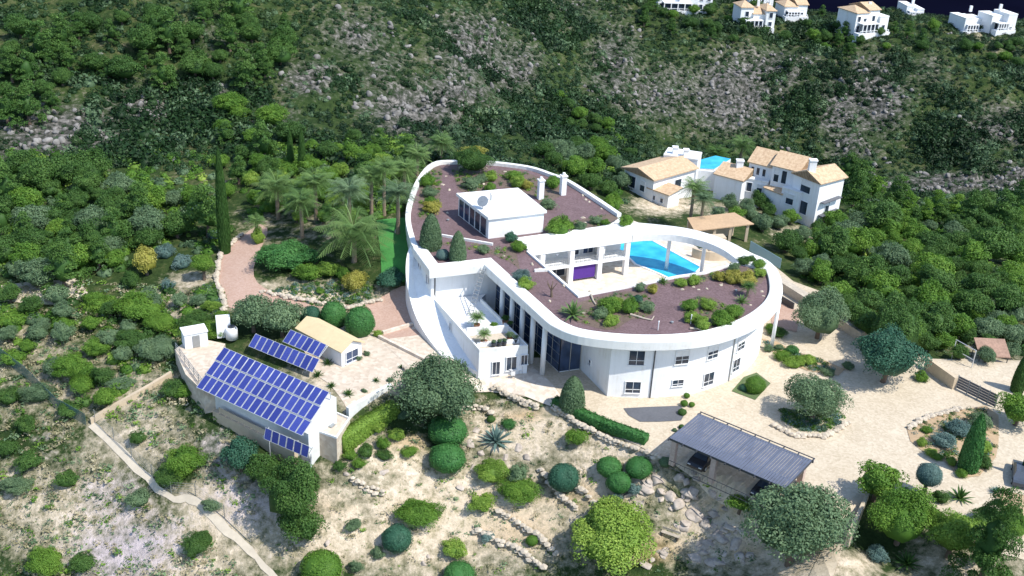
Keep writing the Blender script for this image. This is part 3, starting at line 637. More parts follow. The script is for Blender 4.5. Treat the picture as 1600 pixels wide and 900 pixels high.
# building body under the garden
W0 = (8.4, 6.6); W1 = (11.2, .9)
wallpath = [W0, W1]+[p for p in circ if p[0] > 11.6]
BODY = [(-11.6,21.2),(-9.3,16.3),(-3.0,18.8),(-1.9,19.3),(5.9,5.6),W0,W1]+[p for p in circ if p[0] > 11.6 and not (p[0] > 29 and p[1] > 16.5)]+[(30.9,16.6),(29.4,19.0),(28.2,21.7),(23.4,18.1),(20.1,16.7),(13.2,12.8),(7.7,9.8),(1.7,21.7),(0.2,25.3),(0.0,27.6)]+[(10.2,32.4),(14.6,34.2)]+[(p[0]*1.0, p[1]) for p in BACKS[1:]]
mb = MB(); mb.prism(BODY, -1.0, 7.3); vp('wall', mb, M['white'])
def hit(px, py, path):
    d = ray(px, py); best = None
    for i in range(len(path)-1):
        a = np.array(path[i][:2]); e = np.array(path[i+1][:2])-a; A = np.array([[d[0], -e[0]], [d[1], -e[1]]])
        if abs(np.linalg.det(A)) < 1e-9: continue
        t, s_ = np.linalg.solve(A, a-CAM[:2])
        if t > 0 and -1e-6 <= s_ <= 1.000001 and (best is None or t < best[0]): best = (t, a+e*s_, CAM[2]+d[2]*t, math.atan2(e[1], e[0]))
    return best
def window(name, px, py, wm, hm, path, parent, off, label=None, mull=1, trans=True, frame='white', pane='glass'):
    r = hit(px, py, path)
    if r is None: return None
    _, p, z, a = r; nx_, ny_ = math.sin(a), -math.cos(a)
    return window_at((p[0], p[1], z), a, wm, hm, parent, off, name, mull, trans, frame, pane)
def window_at(c, a, wm, hm, parent, off, name='window', mull=1, trans=True, frame='white', pane='glass'):
    nx_, ny_ = math.sin(a), -math.cos(a); x, y, z = c; ux, uy = math.cos(a), math.sin(a)
    m1 = MB(); t = .07
    def bx(du, dz, w_, h_, o_, dd): m1.box((x+ux*du+nx_*o_, y+uy*du+ny_*o_, z+dz), (w_, dd, h_), a)
    bx(0, hm/2, wm+.16, t, .05, .1); bx(0, -hm/2, wm+.22, t, .08, .16); bx(-wm/2, 0, t, hm, .05, .1); bx(wm/2, 0, t, hm, .05, .1)
    for i in range(mull): bx(-wm/2+wm*(i+1)/(mull+1), 0, .045, hm, .045, .07)
    if trans: bx(0, -hm*.18, wm, .045, .04, .06)
    fr = m1.build(name, M[frame]); fr.parent = parent; fr.matrix_parent_inverse = Matrix.Translation(-off)
    if wm > .8 and hash((round(x*7), round(z*5))) % 3 == 0:
        m3 = MB(); m3.box((x+nx_*.035, y+ny_*.035, z+hm*.27), (wm*.96, .02, hm*.42), a); bl_ = m3.build('blind', M['fabric']); bl_.parent = fr
    m2 = MB(); m2.box((x+nx_*.012, y+ny_*.012, z), (wm, .03, hm), a); pn = m2.build('pane', M[pane]); pn.parent = fr; return fr
for px, py, wm, hm in ((995,559,1.75,1.85),(1066,558,1.6,1.75),(1114,550,1.55,1.7),(1158,537,1.5,1.7),(989,605,1.7,1.5),(1059,598,1.35,.85),(1107,592,1.5,1.7),(1150,570,1.3,1.7),(922,566,.5,.7)):
    window('window', px, py, wm, hm, wallpath, villa, villa_off, mull=0 if wm < 1 else 1)
for px, py, z0, z1, mt in ((1020,580,0,6.9,'darkmetal'),(1143,560,0,6.9,'greymetal')):
    r = hit(px, py, wallpath); mb = MB(); x, y = r[1]; a = r[3]; mb.tube((x+math.sin(a)*.09, y-math.cos(a)*.09, z0), (x+math.sin(a)*.09, y-math.cos(a)*.09, z1), .07, n=8); vp('downpipe', mb, M[mt])
# glass under the diagonal rim, round piers in front of it
mb = MB()
GL = [(-1.9,19.3),(5.9,5.6),(8.3,6.55)]; go = offs(GL, .06)
mb.prism([GL[0], GL[1], go[1], go[0]], .2, 6.9); mb.prism([GL[1], GL[2], go[2], go[1]], .2, 6.9); gw = vp('glass_wall', mb, M['glassblue'])
mb = MB(); go2 = offs(GL, .14)
for (a, b_), k in (((0, 1), 9), ((1, 2), 2)):
    for i in range(k+1):
        t = i/k; x = go[a][0]*(1-t)+go[b_][0]*t; y = go[a][1]*(1-t)+go[b_][1]*t; mb.box((x, y, 3.5), (.08, .08, 6.8))
for zz in (1.2, 2.4, 3.6, 4.8, 6.0):
    mb.bar((go[0][0], go[0][1], zz), (go[1][0], go[1][1], zz), .08, .06)
gm = mb.build('glazing_bars', M['greymetal']); gm.parent = gw
for t in (.28, .44, .60, .76, .93):
    x = n2[0]+(n3[0]-n2[0])*t-.883*.55; y = n2[1]+(n3[1]-n2[1])*t-.469*.55
    mb = MB(); mb.tube((x, y, -.1), (x, y, 6.95), .3, .3, 16); vp('column', mb, M['white'], True)
for (x, y) in ((31.6, 14.0),):
    pass
mb = MB(); q = U(1184, 545, .3); mb.tube((31.9, 13.6, -.1), (31.9, 13.6, 6.95), .22, n=14); vp('column', mb, M['white'], True)
# left facade wall strip and slit windows
LW = [(-14.35,36.5),(-13.95,29.3),(-12.55,22.4),(-11.75,20.6),(-9.5,15.9)]
mb = MB(); sweep(mb, LW, [(0, -1.2), (0, 7.0), (.3, 7.0), (.5, -1.2)]); vp('side_wall', mb, M['white'])
# lower storey with the planted terrace
TB = [(-9.75,16.2),(-3.3,3.3),(2.2,5.0),(-3.9,16.7),(-3.2,18.55),(-9.2,16.0)]
mb = MB(); mb.prism(TB, -1.2, 3.25); vp('lower_storey', mb, M['white'])
mb = MB(); sweep(mb, [(-9.4,15.3),(-3.3,3.3),(2.2,5.0),(-3.6,16.2)], [(-.02, 3.0), (-.02, 3.75), (-.24, 3.75), (-.24, 3.0)]); vp('terrace_parapet', mb, M['coping'])
def lerp(a, b_, t): return tuple(a[i]*(1-t)+b_[i]*t for i in range(len(a)))
mb = MB()
for t, hgt in ((.12, .55), (.34, .95)):
    a = lerp((-3.3,3.3), (-9.4,15.3), t); b_ = lerp((2.2,5.0), (-3.6,16.2), t); mb.bar((a[0]+.4, a[1]+.1, 3.25+hgt/2), (b_[0]-.4, b_[1]-.1, 3.25+hgt/2), .22, hgt)
vp('planter_wall', mb, M['white'])
for t0, t1 in ((.02,.105),(.16,.32)):
    q = [lerp((-3.3,3.3), (-9.4,15.3), t0), lerp((2.2,5.0), (-3.6,16.2), t0), lerp((2.2,5.0), (-3.6,16.2), t1), lerp((-3.3,3.3), (-9.4,15.3), t1)]; q[0] = (q[0][0]+.45, q[0][1]+.12); q[3] = (q[3][0]+.45, q[3][1]+.12); q[1] = (q[1][0]-.45, q[1][1]); q[2] = (q[2][0]-.45, q[2][1])
    mb = MB(); mb.prism(q, 3.2, 3.3); vp('planter_bed', mb, M['stone'])
mb = MB(); rw = [tuple(U(*a)) for a in ((650,380,8.0),(643,398,7.0),(641,425,5.6),(645,455,4.0),(655,490,2.4),(672,522,1.3),(700,558,.7))]; rw = smooth_path(rw, 4); ow = offs(rw, .55); iw = offs(rw, -.35)
for i in range(len(rw)-1): mb.prism([iw[i], iw[i+1], ow[i+1], ow[i]], -1.5, [rw[i][2], rw[i+1][2], rw[i+1][2], rw[i][2]])
vp('curved_flank_wall', mb, M['coping'])
BLN = smooth_path([(-13.0,24.0),(-12.3,21.6),(-10.9,18.9),(-9.6,16.2),(-7.6,12.2),(-5.4,7.7),(-3.35,3.4)], 8); nb = len(BLN)-1; nr_ = len(rw)-1; vs = []; inn = iw if abs(iw[8][0]-(-10)) < abs(ow[8][0]-(-10)) else ow
for i in range(25):
    t = i/24; a = rw[int(round(t*nr_))]; b_ = BLN[int(round(t*nb))]; q_ = inn[int(round(t*nr_))]; zz = a[2]-.12; vs += [(q_[0], q_[1], zz), (b_[0], b_[1], zz+.25), (b_[0], b_[1], -1.5), (q_[0], q_[1], -1.5)]
mb = MB(); mb.add(vs, [f for i in range(24) for f in ((4*i, 4*i+1, 4*i+5, 4*i+4), (4*i+3, 4*i+7, 4*i+6, 4*i+2))]+[(0, 3, 2, 1), (96, 97, 98, 99)]); vp('flank_terrace', mb, M['white'])
TBF = [(-9.75,16.2),(-3.3,3.3),(2.2,5.0)]
for px, py, wm, hm in ((775,575,.9,1.7),(799,568,1.2,1.8),(819,562,.8,1.3)):
    window('window', px, py, wm, hm, [(-3.32,3.25),(2.25,4.97)], villa, villa_off, mull=1, trans=False)
for px, py, hm in ((655,415,3.2),(668,430,2.2),(680,449,1.8)):
    window('window', px, py, .5, hm, offs(LW, .42), villa, villa_off, mull=0, trans=False, pane='glassblue')
for px, py, hm in ((683,485,1.0),(704,510,1.0),(700,541,.5),(682,547,.4)):
    window('window', px, py, .4, hm, offs([(-9.75,16.2),(-3.3,3.3)], .03), villa, villa_off, mull=0, trans=False)
# ladder stair on the terrace
mb = MB(); a0 = np.array([-4.9,12.2,3.3]); a1 = np.array([-3.6,16.6,7.6]); pp = np.array([.3,-.1,0])
mb.bar(a0-pp, a1-pp, .06, .12); mb.bar(a0+pp, a1+pp, .06, .12)
for i in range(12): c = a0+(a1-a0)*(i+.5)/12; mb.bar(c-pp, c+pp, .14, .05)
vp('roof_ladder', mb, M['greymetal'])
# pool court: deck, facade with two storeys
PZ = 2.3
mb = MB(); mb.prism([(0.3,25.2),(1.9,21.6),(7.9,10.0),(13.2,12.9),(20.1,16.8),(23.4,18.2),(28.2,21.8),(31,21.5),(33.2,23.5),(32.5,29),(29,35),(25,40),(17.5,47.5),(12.5,46.5),(10.2,43.5),(14.2,35.2),(10,32.3)], -1.5, PZ); vp('pool_deck', mb, M['patio'])
dn = np.array([-.423, .906]); dt = np.array([.906, .423])
def fp(t, back=0, z=0): a = np.array([1.9, 21.9])+dt*t+dn*back; return (a[0], a[1], z)
mb = MB(); L3 = 11.2
mb.prism([fp(0, 2.7)[:2], fp(L3, 2.7)[:2], fp(L3, 3.1)[:2], fp(0, 3.1)[:2]], PZ, 7.15); mb.prism([fp(L3-.3, .4)[:2], fp(L3, .4)[:2], fp(L3, 2.7)[:2], fp(L3-.3, 2.7)[:2]], PZ+2.8, 7.15); vp('court_facade', mb, M['whiteold_shaded'])  # duller white puts the shade of the recess into the wall colour
mb = MB(); mb.prism([fp(.1, .12)[:2], fp(14.6, .12)[:2], fp(15.4, 1.6)[:2], fp(14.6, 2.7)[:2], fp(.1, 2.7)[:2]], 4.65, 5.0); vp('balcony', mb, M['white'])
mb = MB()
for zz in (5.3, 5.55, 5.8): mb.bar(fp(.2, .3, zz), fp(14.4, .3, zz), .04, .04)
for i in range(24): a = fp(.2+i*.617, .3, 5.4); mb.bar((a[0]-.02, a[1], 5.4), (a[0]+.02, a[1], 5.4), .04, .85)
vp('railing', mb, M['greymetal'])
for t in (2.1, 6.3, 10.5, 14.5):
    a = fp(t, .45); mb = MB(); mb.box((a[0], a[1], (PZ+7.15)/2), (.62, .62, 7.15-PZ), .436); vp('column', mb, M['white'])
fa = math.atan2(dt[1], dt[0])
for t, wd_, z, hm, p_ in ((1.6,1.2,6.35,.7,'glass'),(4.6,1.3,6.5,.6,'glass'),(7.9,1.3,6.05,1.9,'glass'),(9.9,1.5,6.05,1.9,'glassblue'),(2.6,3.0,3.45,2.2,'glass'),(8.2,2.1,3.45,2.2,'glassblue'),(10.3,1.7,3.45,2.2,'glassblue'),(5.4,2.6,3.45,2.2,'glass')):
    a = fp(t, 2.69); window_at((a[0], a[1], z), fa, wd_, hm, villa, villa_off, mull=1, trans=False, pane=p_)
mb = MB(); mb.bar(fp(6.75, .5, 3.6), fp(10.0, .5, 3.6), .06, 1.9); vp('purple_awning', mb, M['purple'])
for px, py, zt in ((1047,370,7.1),(1102,378,7.1)):
    a = U(px, py, 7.1); mb = MB(); mb.tube((a[0], a[1], PZ), (a[0], a[1], 7.15), .24, n=14); vp('column', mb, M['white'], True)
# pool
ppts = [U(948,366,PZ), U(1010,372,PZ), U(1094,418,PZ), U(1086,426,PZ), U(1048,436,PZ), U(1034,429,PZ), U(1010,419,PZ), U(994,413,PZ), U(985,404,PZ), U(975,398,PZ)]
pool = empty('swimming_pool', U(1030,405,PZ), 'long turquoise swimming pool under the curved white arch of the villa', 'pool')
o = drape('water', [tuple(p[:2]) for p in ppts], M['water'], .035, 2.0, flat=PZ); o.parent = pool; o.matrix_parent_inverse = Matrix.Translation(-pool.location)
mb = MB(); pth = [tuple(p[:2]) for p in ppts]; sweep(mb, pth+pth[:1], [(0, PZ-.02), (0, PZ+.11), (-.3, PZ+.11), (-.3, PZ-.02)]); o = mb.build('pool_edge', M['white']); o.parent = pool; o.matrix_parent_inverse = Matrix.Translation(-pool.location)
# rooftop pavilion
pav = empty('roof_pavilion', (-2, 30.5, 7.7), 'white flat-roofed pavilion with dark sliding glass standing on the back of the roof garden', 'pavilion'); po = Vector((-2, 30.5, 7.7))
def pp_(name, mb, mats, smooth=False, parent=pav, off=po):
    o = mb.build(name, mats, None, smooth); o.parent = parent
    if off is not None: o.matrix_parent_inverse = Matrix.Translation(-off)
    return o
q = [(-8.1,33.0),(0.1,36.3),(4.0,28.5),(-3.5,25.1)]; c_ = np.mean(q, 0); ins = [tuple(c_+(np.array(a)-c_)*.94) for a in q]
mb = MB(); mb.prism(q, 10.45, 10.8); pp_('roof', mb, M['coping'])
mb = MB(); mb.prism(ins, 7.65, 10.45); pp_('wall', mb, M['white'])
mb = MB(); mb.prism([(1.0,36.0+.3),(4.6,29.0),(4.0,28.5),(0.1,36.3)], 7.7, 9.9)
aw = math.atan2(ins[3][1]-ins[0][1], ins[3][0]-ins[0][0])
for i in range(5):
    a = lerp(ins[0], ins[3], .12+i*.18); m1 = MB(); m1.box((a[0]+math.sin(aw)*.03, a[1]-math.cos(aw)*.03, 9.0), (1.35, .06, 2.3), aw); pp_('glass_door', m1, M['glassblue' if i < 2 else 'glass'])
    m1 = MB(); a2 = lerp(ins[0], ins[3], .03+i*.18+(0)); m1.box((a2[0]+math.sin(aw)*.05, a2[1]-math.cos(aw)*.05, 9.0), (.12, .12, 2.5), aw); pp_('door_frame', m1, M['white'])
for px, py, z in ((754,318,10.8),):
    a = U(px, py+8, z); mb = MB(); mb.tube((a[0], a[1], z), (a[0], a[1], z+.7), .05)
    nrm = np.array([-.3, -.75, .6]); nrm /= np.linalg.norm(nrm); c0 = np.array([a[0], a[1], z+1.0]); mb.tube(c0, c0+nrm*.08, .7, .75, 20); mb.tube(c0, c0+nrm*.6, .02, .02, 5); pp_('satellite_dish', mb, M['greymetal'])
    a = U(767, 313, z); mb = MB(); mb.tube((a[0], a[1], z), (a[0], a[1], z+.9), .1); mb.tube((a[0], a[1], z+.9), (a[0], a[1], z+1.05), .2, .05); pp_('roof_vent', mb, M['greymetal'])
a = lerp(ins[3], ins[2], .5); af = math.atan2(ins[2][1]-ins[3][1], ins[2][0]-ins[3][0])
for nm, px, py in (('white chimney post on the roof garden, the one nearer the pavilion', 844, 311), ('white chimney post on the roof garden, right against the back parapet', 879, 304)):
    a = U(px, py, 7.7); ch = empty('chimney', a, nm, 'chimney', 'white chimney posts on the roof'); mb = MB(); mb.box((0, 0, 1.35), (.75, .75, 2.7), .4); mb.build('shaft', M['white'], ch)
    mb = MB(); mb.box((0, 0, 2.85), (.95, .95, .16), .4); mb.tube((0, 0, 2.9), (0, 0, 3.3), .28, .2, 10); mb.build('cap', M['coping'], ch)
# garden cross walls on the roof
for a, b_ in (((690,369),(770,383)),((835,424),(862,423))):
    p = U(*a, 7.75); q_ = U(*b_, 7.75); mb = MB(); mb.bar((p[0], p[1], 7.85), (q_[0], q_[1], 7.85), .25, .35); vp('garden_kerb', mb, M['coping'])
# roof garden planting
BEDS = [[(655,300),(668,268),(690,262),(688,300),(682,330),(668,340),(655,340)],[(706,262),(760,262),(765,285),(756,300),(722,300),(712,285)],[(778,266),(815,268),(858,284),(880,300),(850,318),(830,305),(800,296),(776,290)],[(700,378),(770,390),(800,385),(812,420),(800,412),(760,395),(690,382)],
 [(870,485),(930,465),(985,455),(1015,465),(1020,492),(985,500),(960,515),(930,512),(895,500)],[(1066,470),(1105,462),(1140,478),(1160,490),(1140,508),(1100,514),(1072,500)],[(1046,443),(1100,430),(1150,420),(1190,415),(1196,430),(1180,446),(1110,438),(1060,450)],[(855,350),(900,345),(950,335),(965,342),(920,358),(860,362)]]
BEDW = [[tuple(U(a, b_, 7.7)[:2]) for a, b_ in p] for p in BEDS]
for p in BEDW: o = drape('planting_bed', smooth_path(p+p[:1], 3)[:-1], M['mulch'], .02, 3.0, flat=7.7); o.parent = villa; o.matrix_parent_inverse = Matrix.Translation(-villa_off)
for px, py in ((846,300),(1050,505),(1150,455),(700,345),(870,400)):
    a = U(px, py, 7.7); mb = MB(); mb.tube((a[0], a[1], 7.68), (a[0], a[1], 7.9), .14, n=10); mb.tube((a[0], a[1], 7.9), (a[0], a[1], 7.96), .2, .06, 10); vp('roof_drain', mb, M['greymetal'])
RZ = 7.7
RG = 'plants of the roof garden'
cone(673,388,36,52,'tall dark clipped shrub topped with yellow shoots by the left rim of the roof garden','olive',surf=RZ)
cone(715,408,28,46,'smaller dark conical shrub beside the tall clipped one on the roof garden','olive',surf=RZ)
bush(692,398,11,'round grey-green bush at the foot of the two conical roof shrubs','blue','ball',surf=RZ)
bush(738,252,30,'big round dark shrub with golden top at the back rim of the roof garden','broad','round',surf=RZ,sq=.9,hk=.7)
bush(738,238,24,'golden shoots topping the big dark shrub at the back rim of the roof garden','yellow','loose',surf=RZ+1.6,sq=.45,hk=.9)
RB = [(676,322,14,'yellow','yellow-leaved bush above the tall clipped shrub on the roof garden'),(668,282,12,'green','green bush in the far left corner of the roof garden'),(672,300,11,'olive','grey bush under the green corner bush of the roof garden'),(672,313,10,'green','green bush directly behind the yellow-leaved one on the roof'),
 (737,285,14,'olive','grey-green mound between the two plum gravel walks of the roof garden'),(752,279,9,'olive','small olive mound beside the far gravel walk of the roof garden'),(767,275,11,'bright','light yellow-green bush by the far gravel walk'),(766,292,9,'green','low green plant just behind the pavilion roof'),
 (803,273,11,'green','upright green bush at the back rim behind the yellow bushes'),(809,284,13,'bright','bright lime bush behind the pavilion'),(822,288,10,'yellow','yellow bush right of the lime bush behind the pavilion'),(864,284,13,'green','green bush between the two white chimney posts'),
 (856,318,11,'olive','grey-green clump at the right corner of the pavilion'),(874,355,17,'green','wide green bush right of the pavilion by the white slab'),(906,353,10,'olive','small olive bush right of the wide green one'),(931,343,9,'olive','grey tuft at the far right of the back gravel bed'),(945,346,7,'green','little flowering tuft beside the grey one'),
 (977,345,12,'green','dark green bush in the tip of the back garden by the white slab'),(798,370,11,'boxdark','dark ball bush at the corner of the pavilion wall'),(810,384,12,'green','spreading low plant under the dark ball bush by the slab'),
 (755,388,11,'olive','thin grey shrub on the gravel in front of the pavilion'),(815,432,12,'blue','grey-blue bush on the inner side of the diagonal rim'),(822,443,12,'bright','lime bush on the inner side of the diagonal rim'),
 (952,478,17,'green','broad green bush in the long bed of the front roof garden'),(965,470,10,'bright','light green clump in the middle of the long roof bed'),(984,479,15,'green','upright green bush at the right end of the long roof bed'),(996,466,8,'boxdark','dark ball bush at the right end of the long roof bed'),(1011,478,12,'olive','grey olive bush hanging over the branch on the roof'),
 (956,500,13,'bright','lime bush at the front rim of the roof garden'),(940,489,12,'olive','brownish mound between the lime bush and the cycad on the roof'),(1078,476,14,'green','dark green bush at the left of the oval roof bed'),(1106,475,12,'bright','light lime bush at the top of the oval roof bed'),(1081,495,12,'bright','yellow-green bush at the lower left of the oval roof bed'),
 (1098,505,13,'bright','lime mound at the front of the oval roof bed'),(1128,498,17,'green','broad green bush at the front right of the oval roof bed'),(1146,486,15,'green','green bush at the right of the oval roof bed'),(1124,430,12,'yellow','yellow-green strip of ground cover behind the front garden, left piece'),(1145,433,14,'yellow','yellow-green ground cover in the middle of the far edge of the front garden'),(1168,436,15,'yellow','yellow-green ground cover at the right of the far edge'),
 (1064,440,10,'bright','light ground cover at the pool edge of the front garden'),(1084,436,12,'bright','light ground cover behind the gravel near the pool tip'),(1162,407,9,'broad','dark ball bush where the arch meets the round garden'),(1174,404,8,'broad','second dark ball bush where the arch meets the round garden'),(1186,412,11,'green','green bush at the tip of the garden under the right rim'),
 (1187,424,10,'bright','lime bush inside the right rim'),(1146,417,10,'olive','low grey clump by the end of the arch'),(1020,451,9,'yellow','small yellowish tuft beside the pool court edge'),(1000,448,9,'olive','grey grass tuft beside the pool court edge')]
for a in RB: bush(a[0], a[1]+2, a[2]*1.22, a[4], a[3], 'loose' if a[3] in ('bright','yellow','olive') else 'round', surf=RZ, sq=.8, group=RG)
agave(895,490,27,'large feathery cycad at the left end of the long roof bed','palm','cycad','cycad',surf=RZ+.3)
agave(1159,471,16,'spiky pale agave near the right rim of the roof garden','palm','agave','agave_plant',surf=RZ)
agave(1036,441,13,'dark spiky plant at the pool edge of the roof garden','palm','yucca','yucca',surf=RZ)
palm(1170,447,14,1.3,'dark little palm at the right rim of the roof garden','broad',surf=RZ,var=1)
def facet(v, rs, k):
    v = v.copy()
    for _ in range(k):
        n_ = unit(rs.normal(0, 1, 3)); d_ = rs.uniform(.45, .85); e_ = np.maximum(v@n_-d_, 0); v = v-e_[:, None]*n_
    return v*(1+.05*(rs.rand(len(v), 1)-.5))
def stone_mesh(seed, mat):
    rs = np.random.RandomState(seed); v = facet(ICO3[0]*1.15, rs, 11); v[:, 2] *= .75; return np_mesh('boulder', v, [ICO3[1]], [M[mat]])
_st = [stone_mesh(i, 'rock') for i in range(4)]; _pst = [stone_mesh(i, 'stone') for i in range(3)]
def boulder(px, py, rpx, label, z=None, pale=False, group=None, name='boulder', cat='rock'):
    g = G(px, py) if z is None else U(px, py, z); r = rpx/PX(g)[2]; o = link(name, random.choice(_pst if pale else _st), None, (g[0], g[1], g[2]+.1*r), random.random()*6); o.location.z -= .25*r; o.scale = (r*random.uniform(.85, 1.2), r*random.uniform(.8, 1.1), r*random.uniform(.6, .9)); return tag(o, label, cat, group)
for px, py in ((697,275),(720,262),(727,291),(740,295),(756,287),(760,262),(716,302),(699,332),(787,399),(832,413),(843,419),(880,446),(858,470),(911,489),(910,340),(915,347),(940,326),(910,305),(916,312),(921,315),(1065,452),(1084,448),(1092,452),(1105,451),(1127,445),(1190,455),(1193,462),(1172,476),(820,264),(790,268),(702,297),(692,288)):
    boulder(px, py, random.uniform(2.5, 4.5), 'pale rounded stone lying on the plum gravel of the roof garden', RZ+.05, True, 'pale stones on the roof gravel', 'garden_stone', 'stone')
for lab, pts in (('pale driftwood branch lying curved on the gravel of the front roof garden', ((985,491),(1005,497),(1018,500),(1022,494))), ('thin pale driftwood branch lying near the court edge of the roof garden', ((921,455),(927,470),(931,476))), ('short driftwood branch by the front rim of the roof garden', ((1078,513),(1090,514),(1100,518)))):
    mb = MB(); w3 = [U(a, b_, RZ+.12) for a, b_ in pts]
    for i in range(len(w3)-1): mb.tube(w3[i], w3[i+1], .14-.03*i, .11-.03*i, 7)
    tag(mb.build('driftwood', M['stone']), lab, 'driftwood')
for i, (px, py, lab) in enumerate(((862,464,'dark little bare tree on the gravel inside the diagonal rim'),(1028,520-4,'thin white pole at the front rim of the roof garden'),(1079,506,'thin pale stake in the oval roof bed'))):
    a = U(px, py, RZ); 
    if i == 0:
        t = trunk_mb(1.6, .14, 3, 5, .7); o = t.build('bare_tree', M['bark'], None, loc=tuple(a)); tag(o, lab, 'tree')
    else: mb = MB(); mb.tube((0, 0, 0), (0, 0, 1.1), .05); mb.tube((0, 0, 1.1), (0, 0, 1.2), .09, .03); tag(mb.build('garden_stake', M['white'], loc=tuple(a)), lab, 'stake')
# pots on the terrace
TZ = 3.25
def pot(px, py, rpot, lab, mat='darkmetal', leaf='olive', z=TZ, kind='tuft', r=.5):
    a = U(px, py, z); e = empty('potted_plant', a, lab, 'potted plant', 'potted plants on the white terrace'); mb = MB(); mb.lathe((0, 0, 0), [(rpot*.7, 0), (rpot, .5), (rpot*1.08, .55), (rpot*.9, .56), (rpot*.85, .5)], 12); mb.build('pot', M[mat], e)
    if kind == 'palm': link('fronds', palm_crown(2, 'palm'), e, (0, 0, 1.5), 0, r); m2 = MB(); m2.tube((0, 0, .45), (0, 0, 1.55), .09, .07); m2.build('stem', M['palmbark'], e)
    else: c = link('leaves', crown_mesh('loose', 1, leaf), e, (0, 0, .55+r*.7), 0, r)
pot(745,513,.38,'tall potted palm in a terracotta pot on the upper shelf of the terrace','terracotta',kind='palm',r=1.2); pot(756,539,.4,'potted palm in a terracotta pot on the front shelf of the terrace','terracotta',kind='palm',r=1.0)
pot(789,508,.36,'leafy plant in a terracotta tub on the upper shelf of the terrace','terracotta','broad'); pot(771,519,.28,'dark pot with green plant, left on the upper terrace shelf',leaf='green'); pot(797,514,.3,'dark pot at the right end of the upper terrace shelf',leaf='broad',r=.35)
pot(796,534,.34,'terracotta tub with thin plant on the front shelf of the terrace','terracotta','olive'); pot(771,543,.26,'first of three small dark pots on the front terrace shelf, the left one',r=.3); pot(780,542,.26,'middle one of three small dark pots on the front terrace shelf',r=.3); pot(788,541,.26,'right one of three small dark pots on the front terrace shelf',r=.3); pot(805,536,.3,'dark pot alone at the right end of the front terrace shelf',r=.35)
# patio furniture below the terrace
a = U(800,584,0.1); e = empty('round_table', a, 'small round white garden table on the patio below the terrace', 'table'); mb = MB(); mb.tube((0, 0, .7), (0, 0, .75), .55, n=20); mb.build('table_top', M['fabric'], e); mb = MB(); mb.tube((0, 0, .02), (0, 0, .7), .06); mb.tube((0, 0, 0), (0, 0, .04), .3); mb.build('pedestal', M['greymetal'], e)
for i, (dx, dy, lab) in enumerate(((-.95,.15,'white garden chair left of the round patio table'),(.95,.2,'white garden chair right of the round patio table'),(.1,-.95,'white garden chair in front of the round patio table'))):
    e = empty('garden_chair', (a[0]+dx, a[1]+dy, a[2]), lab, 'chair', 'chairs round the patio table', math.atan2(dy, dx)-math.pi/2)
    mb = MB(); mb.box((0, 0, .45), (.48, .46, .05)); mb.build('seat', M['fabric'], e); mb = MB(); mb.box((0, .22, .72), (.46, .04, .5)); mb.build('backrest', M['fabric'], e)
    for sx in (-.2, .2):
        for sy in (-.19, .19): mb = MB(); mb.tube((sx, sy, .02), (sx, sy, .43), .022, n=6); mb.build('leg', M['greymetal'], e)
# ------------------------------------------------------------------ solar annex, carport, walls and small structures
def ph(root): return Vector(root.location)
def rp(name, mb, mats, root, smooth=False):
    o = mb.build(name, mats if not isinstance(mats, str) else M[mats], None, smooth); o.parent = root; o.matrix_parent_inverse = Matrix.Translation(-ph(root)); return o
def pv_array(TL, TR, BL, nx_, ny_, label, legs=True, skip=()):
    TL, TR, BL = map(np.array, (TL, TR, BL)); u = (TR-TL)/nx_; v = (BL-TL)/ny_; lu = np.linalg.norm(u); lv = np.linalg.norm(v); un = u/lu; vn = v-un*(v@un); vn /= np.linalg.norm(vn); nn = np.cross(vn, un); nn = nn if nn[2] > 0 else -nn
    root = empty('solar_array', BL, label, 'solar array')
    R = Matrix((tuple(un)+(0,), tuple(vn)+(0,), tuple(nn)+(0,), (0, 0, 0, 1))).transposed()
    w_, h_ = lu*.93, lv*.93
    fm = MB(); t = .035
    for cx, cy, sx, sy in ((0, h_/2-t/2, w_, t), (0, -h_/2+t/2, w_, t), (w_/2-t/2, 0, t, h_-2*t), (-w_/2+t/2, 0, t, h_-2*t)): fm.box((cx, cy, 0), (sx, sy, .05), 0, 0)
    fm.box((0, 0, 0), (w_-2*t, h_-2*t, .03), 0, 1); proto = None
    for j in range(ny_):
        for i in range(nx_):
            c = TL+u*(i+.5)+v*(j+.5)-np.array(root.location)
            if proto is None: proto = fm.build('solar_panel', [M['silver'], M['pv']], root); o = proto
            else: o = proto.copy(); COL.objects.link(o); o.parent = root
            o.matrix_local = Matrix.Translation(Vector(c))@R@Matrix.Rotation(random.uniform(-.006, .006), 4, 'X')@Matrix.Rotation(random.uniform(-.006, .006), 4, 'Y')
    mb = MB(); loc = np.array(root.location)
    for j in range(ny_+1):
        a = TL+v*j-nn*.09; b_ = a+u*nx_
        a = a+v*(.0 if 0 < j < ny_ else (.12 if j == 0 else -.12)); b_ = b_+v*(.0 if 0 < j < ny_ else (.12 if j == 0 else -.12)); mb.bar(a-loc, b_-loc, .09, .07)
    for i in range(0, nx_+1, 3): mb.tube(TL+u*i-nn*.16-loc, TL+u*i+v*ny_-nn*.16-loc, .04, n=6)
    mb.build('rack', M['silver'], root)
    if legs:
        for i in range(0, nx_+1, 4):
            p = TL+u*i-nn*.2; g = float(h(p[0], p[1])); mb = MB(); mb.tube((p[0]-loc[0], p[1]-loc[1], p[2]-loc[2]), (p[0]-loc[0], p[1]-loc[1], max(g, legs if legs is not True else -99)-.1-loc[2]), .05, n=6); mb.build('leg', M['silver'], root)
    return root
def c5(x, y): return 260+x/3.333, 480+y/3.333
pv_array(U(350,541.5,4), U(515,612,4), U(306.5,606,1.0), 16, 3, 'large blue solar array of three rows covering the roof of the annex', legs=3.2)
